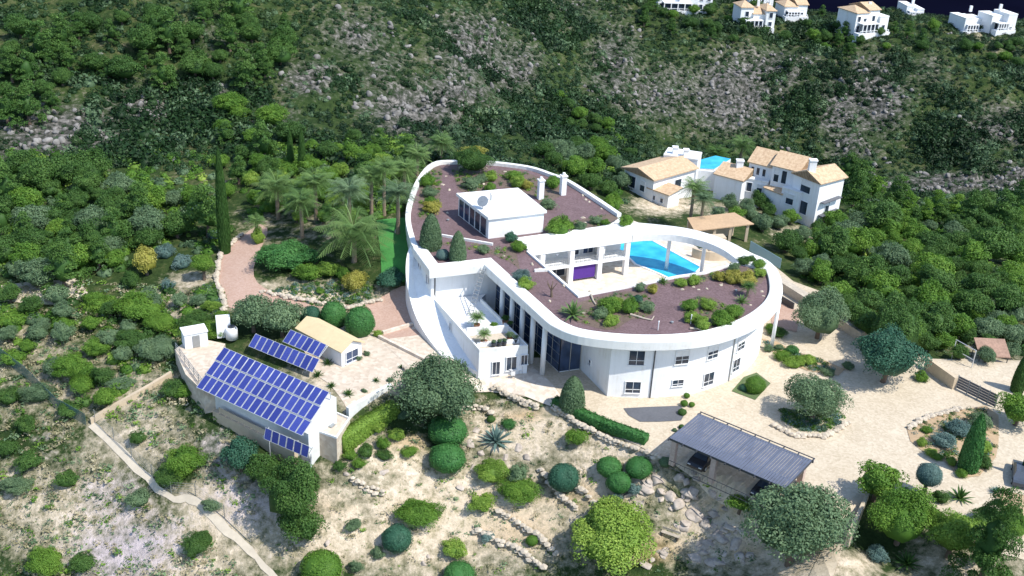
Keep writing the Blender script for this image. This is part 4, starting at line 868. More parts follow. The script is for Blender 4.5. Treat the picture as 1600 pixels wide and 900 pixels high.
pv_array(U(*c5(465,135),2.5), U(*c5(800,270),2.5), U(*c5(425,205),1.3), 10, 1, 'long single row of blue solar panels behind the large array', legs=.7)
pv_array(U(*c5(650,115),2.9), U(*c5(840,195),2.9), U(*c5(600,180),1.8), 6, 1, 'short row of six blue solar panels beside the beige gabled roof', legs=.7)
pv_array(U(*c5(525,630),.7), U(*c5(757,730),.7), U(*c5(497,680),-.5), 6, 1, 'lowest little row of blue solar panels under the large array', legs=True)
# annex building under the large array
d1 = unit(np.array([12.95, -8.55])); d2 = np.array([-d1[1], d1[0]])
bl = np.array([-33.0, -3.1]); 
annex = empty('solar_annex', (-27, -6, -2), 'low white utility building under the large solar array', 'building')
A_ = lambda a, b_: tuple(bl+d1*a+d2*b_)
mb = MB(); mb.prism([A_(.4,.8), A_(15.2,.8), A_(15.2,5.0), A_(.4,5.0)], -4.5, [.85, .85, 3.2, 3.2]); rp('wall', mb, 'whiteold_shaded', annex)
mb = MB(); mb.prism([A_(1.8,.5), A_(14.0,.5), A_(14.0,-.1), A_(1.8,-.1)], -4.2, -1.3); mb.bar((*A_(2.5,.2), -1.0), (*A_(12,.2), -1.0), .06, .6); rp('retaining_plinth', mb, 'tanwall', annex)
mb = MB(); mb.prism([tuple(U(a, b_, .5)[:2]) for a, b_ in ((273,546),(300,526),(352,537),(322,590),(336,612),(318,612),(290,585))], -4, .5); rp('side_terrace', mb, 'yard', annex)
mb = MB()
ra, rb = U(275,547,.55), U(318,606,.55)
for t in range(7): a = lerp(tuple(ra), tuple(rb), t/6); mb.box((a[0], a[1], 1.0), (.06, .06, 1.0))
for zz in (.8, 1.15, 1.5): mb.bar((ra[0], ra[1], zz), (rb[0], rb[1], zz), .05, .05)
rp('railing', mb, 'greymetal', annex)
# white machinery boxes and tank left of the array
e = empty('equipment_shed', U(305,537,.5), 'small white equipment box with a railing left of the solar arrays', 'shed'); mb = MB(); mb.box((0, 0, .9), (2.6, 1.8, 1.8), .5); mb.build('wall', M['white'], e); mb = MB(); mb.box((0, 0, 1.86), (2.8, 2.0, .12), .5); mb.build('roof', M['coping'], e); mb = MB(); mb.box((.45, -.86, .8), (.8, .06, 1.5), .5); mb.build('door', M['greymetal'], e)
e = empty('water_tank', U(356,528,.6), 'tall white tank with a dark round opening behind the solar arrays', 'tank'); mb = MB(); mb.lathe((.5, 0, 0), [(.7, 0), (.7, 1.2), (.6, 1.4), (.3, 1.5), (.05, 1.5)], 20); mb.build('tank_body', M['white'], e, True); mb = MB(); mb.box((-.6, .6, 1.2), (1.6, 1.3, 2.4), .3); mb.build('pump_box', M['white'], e); mb = MB(); mb.tube((.5, 0, 1.5), (.5, 0, 1.6), .4, n=16); mb.build('lid', M['darkmetal'], e)
# beige gabled hut
p1 = U(*c5(910,235),2.6); p2 = U(*c5(1025,170),2.6); p0 = U(*c5(675,110),2.6)
hut = empty('garden_hut', (float(p1[0]), float(p1[1]), .5), 'small white garden hut with a beige gabled roof behind the solar rows', 'hut')
gu = (p2-p1)[:2]; gv = unit(p0-p1)[:2]; gv = gv/np.linalg.norm(gv); gw_ = np.array([-gv[1], gv[0]]); wdt = 3.4; Lh = min(9.5, np.linalg.norm((p0-p1)[:2]))
if gw_@gu < 0: gw_ = -gw_
P_ = lambda a, b_: tuple(p1[:2]+gv*a+gw_*b_)
mb = MB(); c0, c1, c2, c3 = P_(.2,.2), P_(Lh-.2,.2), P_(Lh-.2,wdt-.2), P_(.2,wdt-.2); mb.prism([c0, c1, c2, c3], .2, 2.5)
m_ = lerp(c0, c3, .5); m2_ = lerp(c1, c2, .5); mb.add([(*c0, 2.5), (*c3, 2.5), (*m_, 3.3), (*c1, 2.5), (*c2, 2.5), (*m2_, 3.3)], [(0, 1, 2), (3, 5, 4), (0, 2, 5, 3), (1, 4, 5, 2)]); rp('wall', mb, 'white', hut)
mb = MB(); r0, r1, r2, r3 = P_(-.1,-.1), P_(Lh+.1,-.1), P_(Lh+.1,wdt+.1), P_(-.1,wdt+.1); a, b_ = lerp(r0, r3, .5), lerp(r1, r2, .5)
mb.add([(*r0, 2.5), (*r1, 2.5), (*b_, 3.45), (*a, 3.45), (*r3, 2.5), (*r2, 2.5), (*r0, 2.62), (*r1, 2.62), (*b_, 3.57), (*a, 3.57), (*r3, 2.62), (*r2, 2.62)], [(0, 3, 2, 1), (3, 4, 5, 2), (6, 7, 8, 9), (9, 8, 11, 10), (0, 1, 7, 6), (4, 10, 11, 5), (0, 6, 9, 3), (3, 9, 10, 4), (1, 2, 8, 7), (2, 5, 11, 8)]); rp('roof', mb, 'roofbeige', hut)
ga = math.atan2(gw_[1], gw_[0]); wa = P_(.17, wdt/2); window_at((wa[0], wa[1], 1.4), ga if math.sin(ga)*(-gv[0])-math.cos(ga)*(-gv[1]) > 0 else ga+math.pi, 1.8, 1.5, hut, ph(hut), mull=1, pane='glassblue')
# retaining wall of the solar yard and the tall block at its left end
yw = [U(540,655,-.0)[:2], U(610,612,.6)[:2]]
ya = U(543,617,.75); yb = U(612,600,.6); 
tw = empty('retaining_wall', (float(ya[0]), float(ya[1]), -3), 'pale retaining wall below the yard with the small round palms', 'wall')
mb = MB(); mb.wall([tuple(U(545,641,.6)[:2]), tuple(U(612,603,.6)[:2])], -4.5, .85, .4, -1); rp('wall_face', mb, 'whiteold_shaded', tw)
ga_ = U(487,673,-.1); gb_ = U(528,672,-.1)
blk = empty('utility_block', (float(ga_[0]), float(ga_[1]), -3), 'square white rendered block with a roof hatch right of the large solar array', 'building')
q = [tuple(U(486,672,.2)[:2]), tuple(U(526,686,.2)[:2]), tuple(U(547,655,.2)[:2]), tuple(U(512,640,.2)[:2])]
mb = MB(); mb.prism(q, -5, .2); rp('wall', mb, 'yard', blk); cq = np.mean(q, 0)
mb = MB(); mb.box((cq[0]-.4, cq[1]-.1, .3), (1.6, .7, .16), -.5); rp('hatch', mb, 'greymetal', blk)
mb = MB(); sweep(mb, q+q[:1], [(0, .18), (0, .42), (-.15, .42), (-.15, .18)]); rp('coping', mb, 'coping', blk)
mb = MB(); pts = [U(517,652,.5), U(488,672,.5), U(482,690,-.8), U(486,715,-2), U(485,733,-3)]
for i in range(4): mb.tube(pts[i], pts[i+1], .09, n=7)
rp('pipe', mb, 'greymetal', blk)
# ivy covered wall and yard hedge
ga2 = G(530,722); gb2 = G(612,668)
hedge([tuple(U(533,708,-2.6)), tuple(U(575,680,-2.2)), tuple(U(617,655,-1.8))], 1.6, 2.2, 'long yellow-green ivy bank sloping down beside the white utility block', 'bright', 'ivy_hedge')
for a_ in ((548,712,15,'green','green bush at the foot of the ivy bank beside the utility block'),(572,706,17,'broad','dark bush spilling from the middle of the ivy bank'),(598,694,16,'green','green bush below the middle of the ivy bank'),(620,680,15,'bright','lime bush at the upper end of the ivy bank'),(560,682,14,'bright','lime clump growing on top of the ivy bank'),(590,668,14,'bright','second lime clump on top of the ivy bank')): bush(a_[0], a_[1], a_[2], a_[4], a_[3], 'loose')
hedge([tuple(G(866,632)), tuple(G(938,666)), tuple(G(1010,692))], 1.1, .95, 'long low clipped hedge running along the edge of the front court', 'box')
# carport
cq_ = [U(1098,648,3), U(1278,722,3), U(1214,758,3), U(1046,685,3)]
cp0 = np.array([cq_[3][0], cq_[3][1]]); cu = (cq_[2]-cq_[3])[:2]; cu2 = (cq_[1]-cq_[0])[:2]; u1 = unit(cu+cu2); v1 = np.array([-u1[1], u1[0]]); CL = 12.6; CW = 6.4; cg = float((cq_[0]-cq_[3])[:2]@v1)
CW = cg
base = cp0; cpt = lambda a, b_: (float(base[0]+u1[0]*a+v1[0]*b_), float(base[1]+u1[1]*a+v1[1]*b_))
car = empty('carport', (*cpt(CL/2, CW/2), 0), 'long carport with a grey-blue slatted roof on pink stone pillars in front of the villa', 'carport')
print('carport', CL, CW, u1)
mb = MB(); nsl = 44
for i in range(nsl):
    t = (i+.5)/nsl*CL; mb.bar((*cpt(t, .0), 3.05), (*cpt(t, CW*.97), 3.05), CL/nsl*.86, .035)
slat = simple('blue_grey_slats', (.105, .12, .165), .6, 1.0, .25); rp('roof', mb, slat, car)
mb = MB()
for b_ in (.12, CW-.12): mb.bar((*cpt(-.15, b_), 2.9), (*cpt(CL+.15, b_), 2.9), .16, .22)
for i in range(9): t = i/8*CL; mb.bar((*cpt(t, -.25), 2.93), (*cpt(t, CW+.3), 2.93), .1, .16)
mb.bar((*cpt(-.1, CW+.35), 3.0), (*cpt(CL+.1, CW+.35), 3.0), .08, .08); rp('beam_frame', mb, 'darkmetal', car)
for a, b_ in ((.5, .35), (5.0, .35), (11.6, .35), (.5, CW-.35), (6.2, CW-.35), (11.9, CW-.35)):
    mb = MB(); c = cpt(a, b_); mb.box((c[0], c[1], 1.35), (.55, .55, 2.9), math.atan2(u1[1], u1[0])); rp('pillar', mb, 'pillar', car)
mb = MB()
for i in range(22): c = cpt(.8+i*.52, -.6); mb.bar((*c, .5), (*cpt(.8+i*.52+.01, -.6), .5), .05, .9)
mb.bar((*cpt(.6, -.6), .95), (*cpt(12.2, -.6), .95), .06, .06); mb.bar((*cpt(.6, -.6), .15), (*cpt(12.2, -.6), .15), .06, .06); fe = empty('metal_fence', (*cpt(6, -.6), 0), 'low dark metal railing along the open front of the carport', 'fence'); rp('rails', mb, 'darkmetal', fe)
def make_car(loc, rz, label, paint):
    r = empty('parked_car', loc, label, 'car', None, rz); prof = [(-2.15,.35),(-2.2,.75),(-2.05,.95),(-1.55,1.0),(-.95,1.42),(.55,1.45),(1.15,1.02),(1.95,.88),(2.2,.65),(2.15,.35)]
    mb = MB(); n = len(prof); vs = [(x, s_*(.86 if z < 1.05 else .66), z) for s_ in (-1, 1) for x, z in prof]; fs = [tuple(range(n)), tuple(range(2*n-1, n-1, -1))]+[(i, n+i, n+(i+1) % n, (i+1) % n) for i in range(n)]; mb.add(vs, fs); mb.build('body', M[paint], r)
    mb = MB()
    for s_ in (-1, 1): mb.add([(-1.35,s_*.80,1.06),(1.0,s_*.80,1.06),(.5,s_*.69,1.38),(-.9,s_*.69,1.38)], [(0, 1, 2, 3)])
    mb.add([(1.14,-.72,1.05),(1.14,.72,1.05),(.62,.6,1.43),(.62,-.6,1.43)], [(0, 1, 2, 3)]); o = mb.build('windows', M['glass'], r); o.location = (.015, 0, .012)
    for x in (-1.35, 1.35):
        for s_ in (-1, 1): mb = MB(); mb.tube((x, s_*.72, .33), (x, s_*.9, .33), .33, n=16); wh = mb.build('wheel', M['tyre'], r); mb = MB(); mb.tube((x, s_*.9, .33), (x, s_*.915, .33), .19, n=12); mb.build('rim', M['silver'], wh)
    for s_ in (-1, 1): mb = MB(); mb.box((2.14, s_*.62, .68), (.08, .32, .12)); mb.build('headlight', M['fabric'], r)
ca = math.atan2(v1[1], v1[0])
make_car((*cpt(2.9, 2.6), .06), ca+math.pi, 'dark car parked under the left end of the carport', 'carpaint'); make_car((*cpt(10.0, 2.4), .06), ca+math.pi, 'dark car parked under the right end of the carport', 'carpaint')
g = G(1594, 748); make_car((g[0], g[1], g[2]+.02), 1.2, 'dark car parked at the right edge of the drive', 'carblue')
# retaining wall right of the carport, bench, gate, stone wall, frames
def lowwall(a, b_, zb, zt, th, label, mat='stone', name='stone_wall', cat='wall'):
    mb = MB(); mid = ((a[0]+b_[0])/2, (a[1]+b_[1])/2, zb); mb.bar((a[0]-mid[0], a[1]-mid[1], (zt-zb)/2), (b_[0]-mid[0], b_[1]-mid[1], (zt-zb)/2), th, zt-zb); return tag(mb.build(name, M[mat], loc=mid), label, cat)
a, b_ = U(1357,768,.3), U(1326,838,.1); lowwall(a, b_, -3.2, .3, .35, 'pale parapet wall dropping towards the viewer beside the large olive tree', 'court')
a, b_ = U(1448,565,1.0), U(1493,597,1.0); lowwall(a, b_, -.3, 1.6, .5, 'tan stone wall left of the dark slatted gate', 'tanwall')
a, b_ = U(1212,432,1.2), U(1352,520,1.2); lowwall(a, b_, -1.0, 1.3, 1.3, 'broad pale wall running down from the villa rim towards the big dome tree', 'stone')
a, b_ = U(1203,452,1.0), U(1240,480,.4); lowwall(a, b_, -.5, 1.0, .15, 'dark garden screen just outside the right rim of the villa', 'darkmetal', 'garden_screen', 'screen')
a, b_ = U(1497,592,1.3), U(1558,622,1.3); gt = empty('slatted_gate', (float(a[0]), float(a[1]), 0), 'dark grey slatted sliding gate at the right of the court', 'gate'); mb = MB()
for i in range(5): mb.bar((a[0], a[1], .3+i*.32), (b_[0], b_[1], .3+i*.32), .05, .27)
rp('slats', mb, 'slate', gt)
for t in (0, .28, .55, .8, 1):
    c = lerp(tuple(a), tuple(b_), t); mb = MB(); mb.box((c[0], c[1]-.05, .9), (.1, .1, 1.85)); rp('post', mb, 'greymetal', gt)
fr = empty('steel_gantry', G(1500,565), 'thin grey metal frame with two rails standing behind the tan wall', 'frame'); A1, A2 = G(1487,560), G(1518,575); mb = MB(); z_ = float(A1[2])
for p in (A1, A2): mb.tube((p[0], p[1], z_-.2), (p[0], p[1], z_+2.6), .06)
for zz in (1.3, 2.6): mb.tube((A1[0], A1[1], z_+zz), (A2[0], A2[1], z_+zz), .05)
rp('rails', mb, 'silver', fr)
g = G(1545,562); st_ = empty('brick_shelter', g, 'small open shelter with a reddish folded roof beside the metal frame', 'shelter'); mb = MB(); mb.add([(-1.9,-1.3,1.2),(1.9,-1.3,1.2),(1.9,1.3,2.3),(-1.9,1.3,2.3),(-1.9,-1.3,1.05),(1.9,-1.3,1.05),(1.9,1.3,2.15),(-1.9,1.3,2.15)], [(0,1,2,3),(7,6,5,4),(0,4,5,1),(1,5,6,2),(2,6,7,3),(3,7,4,0)]); mb.build('roof', M['brick'], st_); mb = MB()
for x in (-1.7, 1.7):
    for y, z_ in ((-1.1, 1.2), (1.1, 2.1)): mb.tube((x, y, -.3), (x, y, z_), .06)
mb.build('post', M['darkmetal'], st_)
be = empty('garden_bench', G(1047,840), 'grey slatted wooden bench on the terrace beside the rocks', 'bench', None, -.45); mb = MB()
for i in range(3): mb.box((0, -.15+i*.15, .45), (1.9, .11, .04))
mb.build('seat', M['stone'], be); mb = MB()
for i in range(2): mb.box((0, .28, .65+i*.16), (1.9, .04, .11))
mb.build('backrest', M['stone'], be)
for x in (-.8, .8): mb = MB(); mb.box((x, 0, .21), (.08, .5, .44)); mb.build('leg', M['bark'], be)
for a_, b2, lab in (((592,524),(642,549),'low cream wall across the paving between the hut and the villa'),((642,549),(676,566),'low cream wall continuing towards the villa behind the big dull green tree'),((598,518),(650,503),'curved cream kerb at the end of the pink drive')):
    a, b_ = U(*a_, .9), U(*b2, .9); lowwall(a, b_, .2, .95, .35, lab, 'patio', 'low_wall')
# terrace walls in the lower garden
def stonewall(pts, label, hgt=.7, th=.5):
    w3 = [G(a, b_) for a, b_ in pts]; mb = MB(); o0 = w3[0]; rs = np.random.RandomState(len(label)+int(pts[0][0]))
    for a, b_ in zip(w3[:-1], w3[1:]):
        L = np.linalg.norm(b_-a); k = max(2, int(L/.5))
        for i in range(k):
            for r_ in range(2):
                c = a+(b_-a)*(i+.5+.3*r_)/k-o0; s_ = .3*(.7+.7*rs.rand()); vv = ICO_V*np.array([s_*1.2, s_, s_*.75])*(1+.3*(rs.rand(12, 1)-.5))+np.array([c[0]+rs.uniform(-.12, .12), c[1]+rs.uniform(-.15, .15), c[2]+.15+r_*hgt*.45]); mb.add(vv, [tuple(f) for f in ICO_F])
    return tag(mb.build('dry_stone_wall', M['stone'], loc=tuple(o0)), label, 'wall')
stonewall([(862,636),(905,668),(960,695),(1012,712),(1040,722)], 'long dry stone wall just below the clipped hedge')
stonewall([(842,735),(868,770),(900,800)], 'dry stone wall left of the dark ball shrub')
stonewall([(775,800),(810,822),(845,845),(870,870)], 'dry stone wall below the two green mounds on the terraces')
stonewall([(740,830),(780,850),(820,868),(850,892)], 'lowest dry stone wall near the bottom edge')
stonewall([(770,606),(800,625),(840,640)], 'dry stone wall at the foot of the front patio')
stonewall([(545,752),(575,768),(600,774)], 'short dark stone wall under the ivy bank', 1.0)
stonewall([(628,575),(660,600)], 'low stone border beside the big dull green tree')
stonewall([(890,760),(915,775),(930,790)], 'stone edging to the right of the dark ball shrub')
stonewall([(700,640),(752,640),(768,650)], 'stone border to the right of the big dull green tree')
stonewall([(1205,665),(1240,682),(1290,684),(1325,662)], 'curved stone kerb round the olive tree in the court', .3)
stonewall([(1418,672),(1440,657),(1500,640)], 'stone edging at the far side of the planted island', .3)
stonewall([(345,505),(352,478),(338,440),(345,398),(378,368)], 'pale stone edging on the left of the pink drive', .4)
stonewall([(408,458),(470,470),(545,484),(596,470)], 'pale stone edging along the inner bend of the pink drive', .4)
# rocks: the cascade right of centre
BL_ = [(1010,760,16),(1030,748,14),(1045,770,18),(1062,785,17),(1080,770,15),(1090,800,18),(1070,815,15),(1105,820,16),(1120,800,13),(1125,835,17),(1100,850,16),(1140,820,12),(1150,850,15),(1085,868,14),(1120,875,16),(1160,872,13),(1060,745,12),(985,770,13),(1000,785,14),(1090,745,10),(1115,770,12),(1165,830,10),(1040,860,12),(1010,880,12),(745,672,11),(735,690,12),(752,705,10),(742,730,11),(720,760,9),(810,700,12),(825,715,10),(790,715,9),(895,735,13),(540,738,8),(600,735,10),(512,846,8),(660,880,8),(670,870,6)]
BLM = [(1047,840,'the wooden bench'),(1092,720,'the left end of the carport'),(1200,770,'the right end of the carport'),(998,731,'the three clipped mounds'),(960,838,'the big yellow-green tree'),(1245,822,'the largest olive'),(1157,787,'the small palm-like tree'),(775,688,'the big agave'),(699,716,'the bright clipped dome'),(881,747,'the dark clipped ball'),(893,640,'the conical shrub'),(575,720,'the ivy bank'),(455,790,'the dark clump below the annex'),(620,842,'the blue-green dome')]
_bu = set()
def bsay(px, py, r, i):
    for lm in sorted(BLM, key=lambda l: math.hypot(px-l[0], py-l[1])):
        dx, dy = px-lm[0], py-lm[1]; di = ('right of' if dx > 0 else 'left of') if abs(dx) > 1.6*abs(dy) else ('below' if dy > 0 else 'above') if abs(dy) > 1.6*abs(dx) else (('below right of' if dx > 0 else 'below left of') if dy > 0 else ('above right of' if dx > 0 else 'above left of'))
        s_ = f"{'large' if r > 15 else 'middling' if r > 11 else 'small'} grey weathered boulder {di} {lm[2]}"
        if s_ not in _bu: _bu.add(s_); return s_
_b0 = len([1 for b__ in BL_ if b__[0] > 960 and b__[2] > 9])
for i, (px, py, r) in enumerate(BL_):
    for _k in range(3 if i < 24 else 1): boulder(px+random.uniform(-14, 14)*(_k > 0), py+random.uniform(-9, 9)*(_k > 0), r*(.95 if _k == 0 else random.uniform(.35, .8)), bsay(px, py, r, i) if _k == 0 else 'small grey stone wedged between the boulders of the rocky fall', None, False, 'boulders of the rocky fall' if i < 24 else 'boulders on the terraces')
# wire fence with posts along the dusty track
fp_ = [(143,662),(172,690),(200,718),(232,748),(262,775)]; fe = empty('wire_fence', G(143,662), 'thin wire fence on posts along the dusty track', 'fence'); w3 = [G(a+6, b_-3) for a, b_ in fp_]+[G(a+6, b_-3) for a, b_ in ((300,778),(345,812),(385,850))]
for p in w3: mb = MB(); mb.tube((p[0], p[1], p[2]-.2), (p[0], p[1], p[2]+1.6), .04, n=6); rp('post', mb, 'greymetal', fe)
mb = MB()
for a, b_ in zip(w3[:-1], w3[1:]):
    for zz in (.3, .6, .9, 1.2, 1.5): mb.tube(a+np.array([0, 0, zz]), b_+np.array([0, 0, zz]), .012, n=4)
rp('wires', mb, 'greymetal', fe)
mb = MB(); w3 = [G(a, b_) for a, b_ in ((142,662),(172,643),(205,625),(240,605),(268,588))]; o0 = w3[0]
for a, b_ in zip(w3[:-1], w3[1:]): mb.bar(a-o0+np.array([0, 0, .2]), b_-o0+np.array([0, 0, .2]), .4, .9)
tag(mb.build('boundary_wall', M['tanwall'], loc=tuple(o0)), 'low pale boundary wall climbing from the track corner to the solar annex', 'wall')
w3 = [G(a, b_) for a, b_ in ((0,560),(40,590),(90,640),(135,665))]; mb = MB(); o0 = w3[0]
for a, b_ in zip(w3[:-1], w3[1:]): mb.bar(a-o0+np.array([0, 0, .8]), b_-o0+np.array([0, 0, .8]), .03, 1.5)
m_, n_, b__ = node_mat('green_shade_net'); b__.inputs['Base Color'].default_value = (.10, .18, .17, 1); b__.inputs['Alpha'].default_value = .55
tag(mb.build('screen_fence', m_, loc=tuple(o0)), 'blue-green netting fence running in from the left edge', 'fence')
# ------------------------------------------------------------------ neighbouring houses
def block(root, e1, e2, depth, ze, zb, rise=1.2, roof='gable', wins=(), over=.35, wm='white', dirsign=1, tm='tile'):
    e1 = np.array(e1[:2]); e2 = np.array(e2[:2]); u = e2-e1; L = np.linalg.norm(u); u = u/L; n = np.array([-u[1], u[0]])
    P = lambda a, b_: (float(e1[0]+u[0]*a+n[0]*b_), float(e1[1]+u[1]*a+n[1]*b_))
    mb = MB(); c = [P(0, 0), P(L, 0), P(L, depth), P(0, depth)]; mb.prism(c, zb, ze)
    if roof == 'gable':
        a, b_ = P(.02, depth/2), P(L-.02, depth/2); mb.add([(*c[0], ze), (*c[3], ze), (*a, ze+rise-.06), (*c[1], ze), (*c[2], ze), (*b_, ze+rise-.06)], [(0, 1, 2), (3, 5, 4)])
    rp('wall', mb, wm, root); mb = MB(); t = .16
    o = over; s0 = ze-.04
    if roof == 'gable': E_ = [P(-o, -o), P(L+o, -o), P(L+o, depth+o), P(-o, depth+o)]; R_ = [P(-o, depth/2), P(L+o, depth/2)]
    elif roof == 'hip': k = min(depth/2, L/2-.1); E_ = [P(-o, -o), P(L+o, -o), P(L+o, depth+o), P(-o, depth+o)]; R_ = [P(k, depth/2), P(L-k, depth/2)]
    if roof in ('gable', 'hip'):
        zr = ze+rise; vs = [(*p, s0) for p in E_]+[(*p, zr) for p in R_]+[(*p, s0+t) for p in E_]+[(*p, zr+t) for p in R_]
        fs = [(0, 4, 5, 1), (2, 5, 4, 3), (6, 7, 11, 10), (8, 9, 10, 11), (0, 1, 7, 6), (1, 2, 8, 7), (2, 3, 9, 8), (3, 0, 6, 9), (7, 8, 11), (9, 6, 10), (1, 5, 2), (3, 4, 0)]; mb.add(vs, fs); rp('roof', mb, tm, root)
    elif roof == 'shed':
        E_ = [P(-o, -o), P(L+o, -o), P(L+o, depth+o), P(-o, depth+o)]; mb.prism(E_, [s0, s0, s0+rise, s0+rise], [s0+t, s0+t, s0+rise+t, s0+rise+t]); rp('roof', mb, tm, root)
        mb = MB(); mb.prism(c, ze-.2, [ze-.1, ze-.1, ze+rise-.1, ze+rise-.1]); rp('wall', mb, wm, root)
    else:
        mb.prism([P(-.05, -.05), P(L+.05, -.05), P(L+.05, depth+.05), P(-.05, depth+.05)], ze, ze+.25); rp('roof', mb, 'coping', root)
    for w_ in wins:
        f, z, ww, hh = w_[:4]; side = w_[4] if len(w_) > 4 else 'f'
        if side == 'f': q = P(L*f, 0); a = math.atan2(u[1], u[0])
        elif side == 'l': q = P(0, depth*f); a = math.atan2(-n[1], -n[0])
        else: q = P(L, depth*f); a = math.atan2(n[1], n[0])
        window_at((q[0], q[1], z), a, ww, hh, root, ph(root), mull=0, trans=False)
    return P, u, n
# left white house with the shallow clay roof
hA = empty('neighbour_house', U(1010,305,0), 'low white house with one broad clay-tiled roof and pink flowering creepers', 'house')
e1 = U(970,262,3.6); e2 = U(1022,280,3.6); e3 = U(1086,262,3.6)
Lr = np.linalg.norm((e3-e2)[:2]); Ld = 7.0
block(hA, e2, e3, np.linalg.norm((e1-e2)[:2])*.95, 3.5, -1.5, 1.0, 'gable', [(.25,1.6,1.2,1.4),(.6,1.6,1.6,1.6),(.35,1.7,1.1,1.8,'l'),(.7,1.7,1.4,2.0,'l')], .5)
s1 = U(1014,292,1.9); s2 = U(1045,303,1.9); block(hA, s1, s2, 3.0, 1.7, -1.5, .5, 'shed', [(.3,.4,.6,.8),(.7,.4,.6,.8)], .3)
g1 = U(1037,244,4.2); g2 = U(1090,252,4.2); block(hA, g1, g2, 4, 4.3, -1, 0, 'flat')
for px, py in ((1054,232),(1071,236)): a = U(px, py+10, 4.3); mb = MB(); mb.box((a[0], a[1], 4.9), (.8, .7, 1.4)); mb.box((a[0], a[1], 5.7), (1.0, .9, .2)); rp('chimney', mb, 'white', hA)
np_ = [U(1092,250,1.6), U(1118,243,1.6), U(1142,248,1.6), U(1116,264,1.6), U(1088,263,1.6)]
e = empty('neighbour_pool', np_[0], 'turquoise pool behind the low white neighbour house', 'pool'); mb = MB(); mb.prism([tuple(p[:2]) for p in np_], -1.5, 1.55); rp('basin', mb, 'white', e); o = drape('water', [tuple(p[:2]) for p in offs([tuple(p[:2]) for p in np_]+[tuple(np_[0][:2])], .3 if False else 0)[:-1]], M['water'], .03, 3, flat=1.56); o.parent = e; o.matrix_parent_inverse = Matrix.Translation(-ph(e))
# right tall white house
hB = empty('neighbour_house', U(1267,357,-2.6), 'tall white two-storey house with several clay-tiled roofs at different heights', 'house')
e1 = U(1246,270,5.2); e2 = U(1282,287,5.2); e3 = U(1320,277,5.2)
block(hB, e2, e3, np.linalg.norm((e1-e2)[:2]), 5.2, -4.5, 1.3, 'gable', [(.45,.8,1.0,2.2),(.5,3.8,2.0,2.0,'l'),(.5,.3,2.0,2.2,'l')], .4)
Pq = (float(e1[0]), float(e1[1])); 
f1 = U(1207,262,5.0); f2 = U(1247,272,5.0); block(hB, f1, f2, 6.5, 5.4, -3.5, 1.6, 'gable', [(.2,3.9,.9,2.2),(.5,3.9,.9,2.2),(.82,1.2,1.2,2.0)], .35)
f1 = U(1171,255,4.4); f2 = U(1207,264,4.4); block(hB, f1, f2, 6.0, 4.6, -3.0, 1.8, 'gable', [(.18,3.4,.6,1.3),(.42,3.4,.6,1.3),(.68,3.4,.6,1.3)], .3)
f1 = U(1118,272,2.4); f2 = U(1160,283,2.4); block(hB, f1, f2, 6.5, 2.4, -2.5, 1.2, 'gable', [], .3)
f1 = U(1196,290,2.0); f2 = U(1222,300,2.0); block(hB, f1, f2, 2.5, 1.6, -3, .6, 'shed', [], .25)
for px, py, z in ((1155,262,3.4),(1269,262,7.0)): a = U(px, py, z); mb = MB(); mb.box((a[0], a[1], z), (1.1, .9, 2.4)); mb.box((a[0], a[1], z+1.3), (1.3, 1.1, .2)); rp('chimney', mb, 'white', hB)
r_ = hit(1293, 321, [tuple(e2[:2]), tuple(e3[:2])])
for z in (2.2, .0):
    mb = MB(); aa = lerp(tuple(e2[:2]), tuple(e3[:2]), .12); bb = lerp(tuple(e2[:2]), tuple(e3[:2]), .85); nn_ = unit(np.array([bb[1]-aa[1], -(bb[0]-aa[0])])); mb.bar((aa[0]+nn_[0]*.5, aa[1]+nn_[1]*.5, z-.3), (bb[0]+nn_[0]*.5, bb[1]+nn_[1]*.5, z), .8, .12); rp('canopy', mb, 'slate', hB)
g1 = U(1160,281,2.0); g2 = U(1200,288,2.0); block(hB, g1, g2, 4.5, 2.2, -3, 0, 'flat', [(.3,1.0,.9,1.6),(.7,1.0,.9,1.6)])
g1 = U(1222,296,2.4); g2 = U(1250,305,2.4); block(hB, g1, g2, 3.5, 2.6, -3.5, 0, 'flat', [(.5,1.2,1.4,1.8)])
mb = MB(); a, b_ = U(1088,268,1.6), U(1120,272,1.6); mb.bar((a[0], a[1], .3), (b_[0], b_[1], .3), .4, 3.4); rp('garden_wall', mb, 'white', hB)
# tiled open shelter between villa and houses
e1 = U(1085,362,2.8); e2 = U(1178,351,2.8); sh = empty('tiled_shelter', (float(e1[0]), float(e1[1]), 0), 'long tan-roofed open shelter right behind the villa arch', 'shelter'); u = unit((e2-e1)[:2]); n = np.array([-u[1], u[0]])
L = np.linalg.norm((e2-e1)[:2]); P = lambda a, b_: (float(e1[0]+u[0]*a+n[0]*b_), float(e1[1]+u[1]*a+n[1]*b_)); mb = MB(); mb.prism([P(0,0), P(L,0), P(L-1.5,3.2), P(.5,3.2)], [2.8, 2.8, 3.5, 3.5], [2.95, 2.95, 3.65, 3.65]); rp('roof', mb, 'shelterroof', sh)
for t in (.1, .37, .64, .93): c = P(L*t, .5); mb = MB(); mb.box((c[0], c[1], 1.2), (.4, .4, 3.4)); rp('pillar', mb, 'tanwall', sh)
mb = MB(); mb.prism([P(.5,2.7), P(L-1.5,2.7), P(L-1.5,3.0), P(.5,3.0)], -.5, 3.3); rp('back_wall', mb, 'tanwall', sh)
